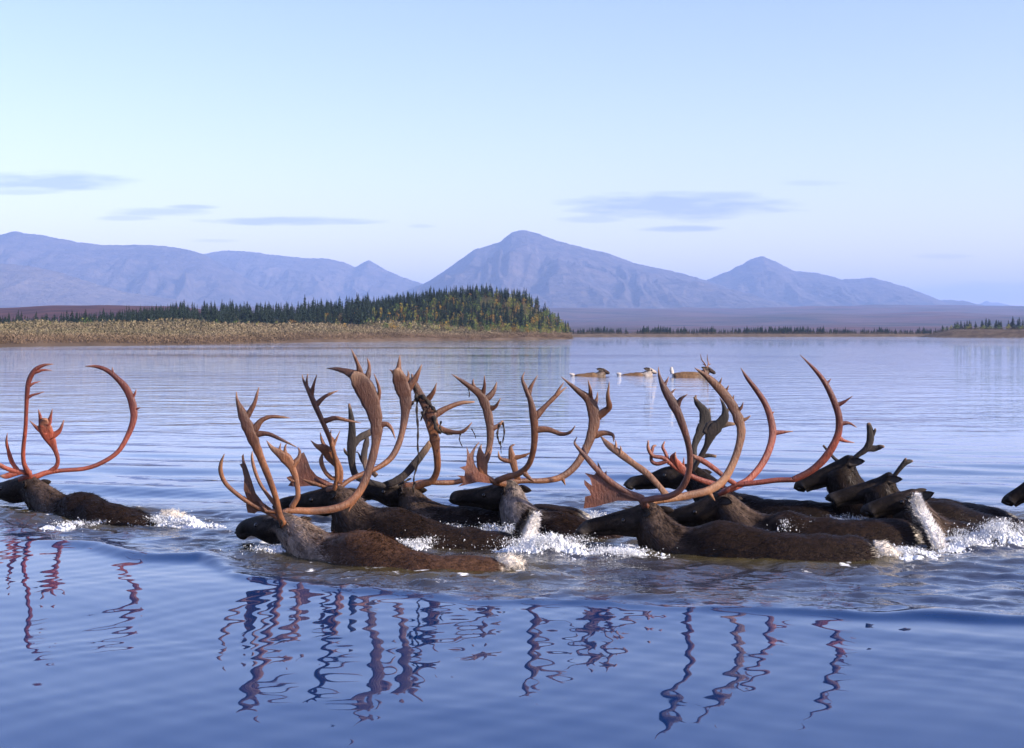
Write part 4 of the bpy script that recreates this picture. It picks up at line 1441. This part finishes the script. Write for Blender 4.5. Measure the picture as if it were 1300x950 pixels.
# C: behind B, raised white tail
caribou('C', 'mid', 'dark wet bull behind the nearest one, with a raised white tail', [
    dict(crop='b', side=-1, spread=.2, mat=TN, beam=[(520, 575, 28), (532, 520, 26), (522, 440, 26), (502, 370, 26), (470, 295, 28), (440, 228, 30), (415, 172, 26), (398, 140, 14), (391, 112, 3)],
         tines=[[(428, 200, 26), (436, 160, 16), (450, 114, 3)], [(410, 165, 18), (410, 135, 10), (414, 110, 3)], [(450, 232, 28), (485, 200, 18), (536, 177, 3)], [(476, 302, 30), (525, 288, 20), (575, 298, 14), (628, 308, 3)],
                [(545, 545, 26), (540, 490, 34), (505, 440, 56), (480, 412, 44), (450, 400, 20), (426, 378, 3)], [(485, 410, 24), (470, 375, 14), (464, 345, 3)], [(505, 415, 26), (520, 385, 18), (505, 360, 12), (508, 335, 3)], [(515, 400, 18), (530, 370, 10), (543, 340, 3)],
                [(510, 530, 22), (485, 505, 20), (468, 465, 22), (472, 432, 10)]]),
    dict(crop='b', side=1, spread=.28, mat=TN, palm_mat=M_ANT_BROWN, beam=[(545, 565, 26), (585, 535, 26), (640, 510, 26), (700, 485, 28), (748, 448, 32), (778, 395, 33), (796, 330, 34), (806, 262, 44), (806, 205, 62), (790, 155, 66), (776, 110, 56), (766, 90, 34)],
         tines=[[(776, 110, 46), (780, 80, 24), (784, 35, 3)], [(812, 180, 40), (838, 140, 26), (858, 105, 18), (872, 72, 3)], [(760, 105, 24), (750, 98, 8), (742, 92, 2)], [(800, 150, 26), (818, 120, 14), (816, 98, 3)],
                [(520, 565, 26), (480, 548, 24), (430, 530, 22), (368, 512, 12)], [(520, 570, 24), (470, 560, 20), (410, 540, 16), (368, 522, 6)]],
         blades=[('b', [(500, 545), (450, 520), (425, 490), (410, 450), (398, 425), (386, 432), (384, 415), (376, 420), (374, 450), (362, 468), (362, 500), (370, 530), (345, 520), (332, 525), (345, 545), (335, 560), (365, 565), (420, 560), (480, 565)])]),
], hairs=10000, tail=lambda root: tuft('tail', [P(664, 692, 10.66), P(668, 674, 10.64), P(674, 659, 10.62), P(678, 651, 10.62)], [.075, .072, .05, .03], (.02, .012, .009), (.82, .79, .76), root, 3500, 9, .55))

# D: bull with torn velvet
tD = caribou('D', 'mid', 'bull with dark torn velvet hanging in strips from its antlers', [
    dict(crop='c', side=-1, spread=.18, mat=TN, label='left antler with velvet still clinging to its top', beam=[(85, 566, 36), (120, 552, 38), (155, 538, 36), (175, 490, 34), (170, 410, 40), (158, 340, 54), (148, 275, 52), (120, 222, 44), (92, 170, 40), (78, 135, 26), (72, 110, 8)],
         tines=[[(85, 140, 26), (98, 110, 16), (113, 74, 3)], [(72, 150, 20), (60, 125, 10), (56, 96, 3)], [(135, 215, 30), (158, 185, 20), (172, 146, 3)], [(160, 280, 36), (205, 252, 28), (265, 228, 20), (324, 223, 8)], [(170, 325, 34), (220, 342, 24), (275, 343, 18), (314, 306, 4)],
                [(150, 340, 30), (132, 300, 22), (112, 262, 16)]]),
    dict(crop='c', side=1, spread=.25, mat=TN, beam=[(70, 556, 28), (120, 545, 28), (190, 548, 28), (260, 543, 28), (320, 515, 28), (360, 470, 28), (382, 410, 30), (388, 350, 38), (382, 290, 42), (368, 235, 46), (346, 192, 42), (310, 165, 30), (272, 138, 20), (232, 111, 3)],
         tines=[[(355, 200, 30), (364, 160, 16), (364, 116, 3)], [(368, 215, 32), (398, 185, 24), (414, 143, 4)], [(378, 255, 30), (408, 242, 18), (429, 208, 3)], [(388, 335, 30), (420, 318, 20), (438, 300, 10)], [(325, 170, 22), (318, 148, 12), (320, 130, 3)]]),
    dict(crop='b', side=-1, spread=.1, mat=DK, label='dark velvet covered brow tines', beam=[(720, 560, 30), (660, 545, 34), (610, 520, 36), (592, 470, 36), (590, 400, 44), (592, 330, 36), (588, 280, 28), (580, 230, 12)],
         tines=[[(592, 400, 36), (620, 370, 34), (655, 350, 32), (692, 332, 20)], [(585, 440, 24), (566, 425, 14), (560, 410, 6)], [(650, 500, 22), (640, 440, 30), (650, 385, 26), (655, 350, 8)], ['c', (0, 545, 36), (40, 520, 36), (85, 470, 36), (120, 425, 32), (148, 385, 28)],
                [(690, 520, 24), (640, 470, 18), (615, 425, 6)]]),
], hairs=7000)
for cp, pts, w in (('c', [(95, 205), (92, 260), (97, 330), (96, 400), (99, 460), (82, 520), (80, 556)], .010), ('c', [(135, 240), (118, 270), (108, 300)], .009), ('c', [(190, 300), (186, 330), (205, 350), (235, 355)], .008),
                   ('c', [(268, 350), (264, 375), (276, 405)], .006), ('c', [(312, 330), (324, 352), (330, 370)], .005), ('c', [(425, 312), (416, 350), (420, 375), (432, 405)], .010), ('c', [(438, 305), (444, 345), (437, 388)], .009), ('c', [(430, 380), (430, 410), (432, 430)], .005),
                   ('c', [(300, 170), (304, 190), (302, 205)], .006), ('c', [(60, 250), (76, 225), (92, 212)], .016), ('c', [(85, 200), (120, 205), (150, 240), (170, 262)], .022), ('c', [(160, 280), (170, 330), (190, 350)], .018), ('c', [(55, 130), (80, 155), (95, 190)], .018),
                   ('c', [(20, 560), (40, 545), (70, 530)], .012), ('c', [(85, 545), (78, 570), (82, 590)], .010), ('c', [(30, 550), (32, 575), (28, 590)], .008)):
    s_ = strip(tD, cp, pts, 12.10 if max(p[0] for p in pts) < 340 and pts[0][0] < 299 else 12.55, w)
    s_.matrix_parent_inverse = tD.matrix_world.inverted()

# E: middle bull, pale neck
caribou('E', 'pale', 'bull with pale grey neck and dark face holding its muzzle level, mid herd', [
    dict(crop='c', side=-1, spread=.24, mat=TN, palm_mat=M_ANT_BROWN, beam=[(405, 545, 34), (450, 526, 34), (500, 512, 32), (540, 478, 31), (560, 420, 31), (566, 350, 36), (562, 285, 40), (548, 215, 30), (528, 165, 24), (516, 130, 14), (526, 103, 3)],
         tines=[[(540, 195, 28), (552, 160, 16), (578, 116, 3)], [(568, 285, 36), (605, 245, 24), (650, 200, 20), (694, 163, 4)], [(652, 198, 20), (664, 172, 12), (683, 145, 3)], [(568, 335, 36), (620, 334, 26), (672, 352, 20), (708, 345, 14), (729, 319, 3)], [(530, 515, 24), (552, 535, 14), (568, 544, 3)],
                [(412, 548, 26), (370, 520, 20), (330, 495, 18), (314, 455, 16), (322, 415, 12), (343, 384, 3)], [(360, 520, 40), (356, 480, 50), (350, 445, 44), (346, 415, 20), (352, 394, 3)], [(366, 470, 30), (385, 430, 16), (396, 404, 3)]],
         blades=[('c', [(405, 540), (345, 505), (322, 470), (318, 440), (330, 400), (318, 412), (305, 432), (292, 400), (294, 440), (290, 480), (264, 486), (286, 500), (284, 520), (254, 518), (276, 535), (278, 548), (258, 564), (290, 556), (340, 545), (400, 552)])]),
    dict(crop='c', side=1, spread=.26, mat=TN, beam=[(470, 545, 28), (530, 540, 28), (600, 540, 30), (670, 526, 34), (725, 485, 36), (768, 420, 40), (796, 350, 46), (806, 295, 54), (798, 245, 54), (778, 208, 44), (745, 182, 32), (712, 155, 20), (673, 122, 3)],
         tines=[[(788, 215, 32), (790, 180, 18), (781, 135, 3)], [(806, 235, 30), (816, 210, 14), (819, 184, 3)], [(812, 288, 44), (846, 262, 34), (866, 242, 30), (860, 200, 18), (866, 142, 3)], [(806, 358, 36), (845, 348, 24), (880, 356, 16), (884, 384, 3)], [(676, 526, 26), (684, 545, 12), (690, 558, 3)],
                [(494, 520, 30), (482, 475, 34), (474, 440, 34), (470, 405, 16), (486, 394, 4)], [(474, 462, 26), (440, 456, 18), (424, 445, 14), (420, 420, 3)], [(486, 448, 24), (520, 440, 16), (552, 426, 5)]]),
], hairs=11000)

# F is D's far beam; G: large bull in front on the right
caribou('G', 'mid', 'large dark bull in front, with toothed red antler shovel over its face', [
    dict(crop='d', side=-1, spread=.26, mat=M_ANT_BROWN, beam=[(300, 622, 34), (350, 612, 34), (410, 602, 33), (455, 575, 33), (485, 520, 33), (494, 450, 32), (484, 380, 33), (462, 310, 38), (436, 248, 46), (405, 195, 42), (384, 155, 32), (370, 115, 16), (367, 82, 3)],
         tines=[[(388, 160, 24), (400, 140, 12), (408, 122, 3)], [(408, 195, 24), (424, 182, 10), (436, 170, 3)], [(438, 245, 34), (456, 212, 18), (484, 192, 3)],
                [(300, 608, 30), (240, 584, 26), (180, 548, 26), (125, 500, 26), (85, 455, 26), (50, 415, 18), (30, 388, 12), (40, 364, 3)], [(80, 448, 22), (66, 420, 14), (64, 395, 3)]],
         blades=[('d', [(282, 598), (240, 590), (205, 572), (180, 545), (160, 520), (158, 498), (148, 512), (122, 462), (124, 500), (108, 516), (70, 508), (92, 530), (100, 560), (68, 536), (70, 556), (90, 582), (96, 598), (72, 604), (70, 625), (66, 652), (110, 646), (150, 634), (205, 620), (282, 622)])]),
    dict(crop='d', side=1, spread=.2, mat=PL, beam=[(350, 622, 32), (420, 612, 36), (500, 596, 40), (570, 578, 42), (625, 540, 40), (662, 480, 38), (688, 410, 38), (700, 345, 44), (690, 295, 48), (665, 240, 46), (628, 188, 44), (585, 142, 38), (550, 112, 26), (512, 86, 3)],
         tines=[[(600, 158, 24), (614, 145, 12), (622, 126, 3)], [(630, 188, 24), (642, 172, 12), (650, 156, 3)], [(655, 222, 24), (666, 210, 12), (670, 196, 3)], [(682, 262, 28), (700, 245, 14), (708, 224, 3)], [(696, 298, 30), (718, 292, 16), (738, 278, 3)], [(570, 586, 28), (582, 604, 16), (594, 620, 3)], [(560, 115, 22), (552, 95, 8), (548, 88, 2)],
                [(400, 600, 34), (368, 560, 30), (320, 510, 30), (262, 468, 32), (205, 425, 34), (165, 395, 30), (136, 362, 8)], [(195, 415, 20), (196, 392, 10), (195, 376, 3)], [(215, 430, 20), (216, 412, 10), (214, 400, 3)]]),
], tail=low_tail('G', 1108, 694, 1140, 706, .05), hairs=14000)

# H: behind G
caribou('H', 'mid', 'bull with wide red beams behind the large front bull, white rump raised', [
    dict(crop='d', side=1, spread=.2, mat=R, beam=[(640, 580, 34), (690, 558, 36), (730, 535, 36), (775, 485, 36), (808, 425, 37), (826, 355, 38), (818, 290, 36), (795, 228, 32), (758, 172, 28), (722, 125, 20), (698, 86, 3)],
         tines=[[(826, 348, 30), (860, 345, 18), (908, 341, 3)], [(812, 278, 22), (824, 268, 12), (832, 262, 3)]]),
    dict(crop='e', side=-1, spread=.22, mat=R, beam=[('d', [(680, 556, 28), (760, 548, 28), (840, 538, 28), (900, 536, 28)]), ('e', [(30, 532, 34), (85, 505, 36), (135, 465, 38), (175, 412, 38), (203, 350, 38), (206, 285, 36), (188, 225, 34), (155, 155, 30), (115, 100, 22), (50, 34, 3)])],
         tines=[[(152, 150, 20), (164, 142, 10), (174, 130, 3)], [(196, 238, 28), (228, 222, 14), (260, 200, 3)], [(206, 312, 28), (245, 308, 14), (278, 326, 3)], [(204, 368, 28), (230, 380, 14), (268, 387, 3)],
                ['d', (640, 530, 24), (590, 490, 24), (545, 460, 26), (500, 438, 18)],
                ['d', (620, 560, 28), (560, 545, 26), (500, 522, 24), (440, 490, 22), (390, 450, 20), (345, 440, 18), (326, 410, 16), (326, 378, 8)], ['d', (400, 462, 20), (360, 472, 18), (338, 455, 16), (345, 405, 14), (358, 398, 6)], ['d', (410, 470, 20), (396, 430, 16), (384, 405, 14), (392, 382, 6)],
                ['d', (440, 490, 26), (420, 450, 20), (432, 432, 12), (436, 425, 4)], ['d', (480, 515, 30), (455, 485, 36), (436, 455, 20), (434, 430, 4)], ['d', (480, 505, 18), (468, 478, 12), (470, 445, 3)]]),
], hairs=11000, tail=lambda root: tuft('tail', [P(1190, 697, 10.60), P(1184, 681, 10.64), P(1175, 663, 10.68), P(1165, 648, 10.72), P(1160, 637, 10.73), P(1161, 629, 10.73)], [.050, .056, .048, .044, .038, .016], (.02, .012, .009), (.86, .84, .82), root, 7000, 12, .9))

# I: dark velvet antlers, behind
caribou('I', 'dark', 'dark headed caribou with velvet dark antlers, muzzle showing behind the front bull', [
    dict(crop='d', side=1, spread=.1, mat=DK, beam=[(490, 520, 26), (510, 470, 28), (512, 400, 32), (535, 345, 46), (555, 305, 56), (550, 262, 44), (530, 235, 34), (510, 203, 10)],
         tines=[[(555, 300, 36), (568, 275, 20), (573, 250, 8)], [(525, 235, 26), (516, 215, 16), (518, 196, 6)]]),
    dict(crop='d', side=-1, spread=.1, mat=DK, beam=[(505, 500, 26), (530, 455, 28), (560, 400, 32), (582, 345, 52), (612, 312, 52), (634, 280, 40), (630, 240, 22), (614, 206, 4)],
         tines=[[(560, 330, 50), (590, 318, 50), (630, 312, 34), (674, 312, 12)], [(535, 445, 24), (565, 438, 18), (600, 442, 12)], [(634, 290, 30), (640, 265, 20), (652, 248, 8)]]),
], hairs=6000)

# J, K: short antlered cows
caribou('J', 'dark', 'short antlered cow lifting its head highest, beside the tall red beam', [
    dict(crop='e', side=-1, spread=.06, mat=DK, beam=[(262, 455, 26), (285, 435, 28), (312, 415, 34), (330, 385, 38), (332, 345, 36), (326, 315, 26), (324, 306, 12)], tines=[[(322, 410, 36), (350, 410, 30), (372, 404, 22), (388, 402, 10)], [(338, 360, 22), (350, 340, 14), (352, 330, 6)]]),
    dict(crop='e', side=1, spread=.05, mat=DK, beam=[(215, 470, 20), (190, 452, 18), (168, 428, 16), (143, 398, 12)]),
], hairs=7000, ear_up=.9, ear_len=.15)
caribou('K', 'dark', 'dark cow with one tiny forked antler, chin on the water beneath the highest head', [
    dict(crop='e', side=-1, spread=.04, mat=DK, beam=[(425, 525, 24), (440, 505, 25), (456, 485, 27), (472, 468, 30), (490, 462, 24), (503, 461, 10)], tines=[[(468, 475, 24), (470, 460, 16), (476, 450, 8)]]),
], hairs=7000, ear_up=.8)
caribou('L', 'mid', 'antlerless brown caribou with pointed ear, half hidden behind the white rump', hairs=7000, ear_len=.15, ear_up=1.1)
caribou('M', 'dark', 'dark caribou at the edge of the picture, only its muzzle in view', hairs=5000)

# far animals swimming the other way
caribou('N', 'tan', 'hindmost of the three far caribou, dark headed with upright ears', group=GROUP_FAR, ear_len=.24, tail=lambda r: tuft('tail', [P(729, 476.8, 53), P(726, 475.8, 53), P(723, 474.6, 53)], [.06, .06, .03], None, (.50, .46, .42), r, 60, 3))
caribou('O', 'tanw', 'middle of the three far caribou, with whitish head and neck', group=GROUP_FAR, ear_len=.24, tail=lambda r: tuft('tail', [P(788, 476.4, 54), P(785.5, 475.2, 54), P(783, 474.2, 54)], [.07, .07, .03], None, (.50, .46, .42), r, 60, 3))
caribou('P', 'tan', 'leading far caribou with thin upright antlers', [
    dict(crop='f', side=-1, spread=.1, mat=TN, beam=[(1182, 138, 16), (1165, 105, 14), (1142, 75, 12), (1134, 30, 5)], tines=[[(1175, 120, 12), (1160, 118, 9), (1150, 108, 4)]]),
    dict(crop='f', side=1, spread=.1, mat=TN, beam=[(1192, 138, 16), (1198, 105, 14), (1190, 70, 12), (1190, 32, 5)], tines=[[(1195, 110, 12), (1210, 116, 9), (1218, 108, 4)]]),
], group=GROUP_FAR, ear_len=.2, tail=lambda r: tuft('tail', [P(853.5, 475, 52), P(852.5, 470, 52), P(852.5, 466, 52)], [.07, .07, .03], None, (.50, .46, .42), r, 60, 3))


# ------------------------------------------------------------------ spray
def splash(px, py, rad, hgt, count, label, seed):
    r = np.random.default_rng(seed)
    c = P(px, py, ground_y(py))
    oct_ = np.array([(1, 0, 0), (-1, 0, 0), (0, 1, 0), (0, -1, 0), (0, 0, 1), (0, 0, -1)], float)
    of = np.array([(0, 2, 4), (2, 1, 4), (1, 3, 4), (3, 0, 4), (2, 0, 5), (1, 2, 5), (3, 1, 5), (0, 3, 5)])
    # a few jets the drops follow
    nj = 9
    ja, jr, jh = r.uniform(0, 6.28, nj), r.uniform(0, .8, nj), r.uniform(.35, 1.0, nj)
    j = r.integers(0, nj, count)
    f = r.random(count) ** .8
    bx = jr[j] * np.cos(ja[j]) * rad * 1.2
    by = jr[j] * np.sin(ja[j]) * rad * .7
    x = c.x + bx * (.6 + .5 * f) + r.normal(0, .055 * rad / .3, count)
    y = c.y + by * (.6 + .5 * f) + r.normal(0, .05 * rad / .3, count)
    z = hgt * jh[j] * f + np.abs(r.normal(0, .012, count)) + .01
    loose = r.random(count) < .07
    x[loose] += r.normal(0, rad * .6, loose.sum()); y[loose] += r.normal(0, rad * .5, loose.sum()); z[loose] *= r.uniform(.3, 1.25, loose.sum())
    s = np.clip(r.lognormal(math.log(.0017), .6, count) * (1.25 - .5 * f), .0008, .0075)
    V = oct_[None] * s[:, None, None]
    V = V * (1 + .35 * r.normal(0, 1, V.shape))
    V[:, :, 2] *= r.uniform(.7, 1.9, count)[:, None]
    V = V + np.stack([x, y, z], 1)[:, None, :]
    Fc = (of[None] + (np.arange(count) * 6)[:, None, None]).reshape(-1, 3)
    # froth: a torn sheet of foam under the drops
    g = 170
    gx, gy = np.meshgrid(np.linspace(-1.5, 1.5, g), np.linspace(-1.3, 1.3, g))
    X, Y = c.x + gx * rad * 1.1, c.y + gy * rad * .8
    env = np.exp(-(gx ** 2 + gy ** 2) / .62)
    rn = (fbm(X * 9, Y * 7, 3, seed) * .5 + .5) * .56 + vnoise(X * 34, Y * 34, seed + 3) * .18 + vnoise(X * 75, Y * 75, seed + 4) * .26 * r.uniform(.7, 1.3, X.shape)
    Z = env * hgt * .75 * np.clip((rn - .34) * 2.2, 0, 1) + .045 * (env - (.60 if hgt > .07 else .74)) + .06 * (rn - .54)
    Z = np.where((np.abs(gx) > 1.45) | (np.abs(gy) > 1.25), -.1, Z)
    Vg = np.stack([X.ravel(), Y.ravel(), Z.ravel()], 1)
    V = np.concatenate([V.reshape(-1, 3), Vg])
    Fg = grid_faces(g, g) + count * 6
    Fg = Fg[(Z.ravel()[Fg - count * 6] > -.02).any(1)]
    o = new_obj('water_splash', make_mesh('water_splash', V, [Fc, Fg], True), M_SPRAY)
    tag(o, label, 'splash', kind='stuff')


for i, (nm, px, py, rad, hgt, count, label) in enumerate(SPLASH):
    splash(px, py, rad, hgt, int(count * 5.5), label, 40 + i)
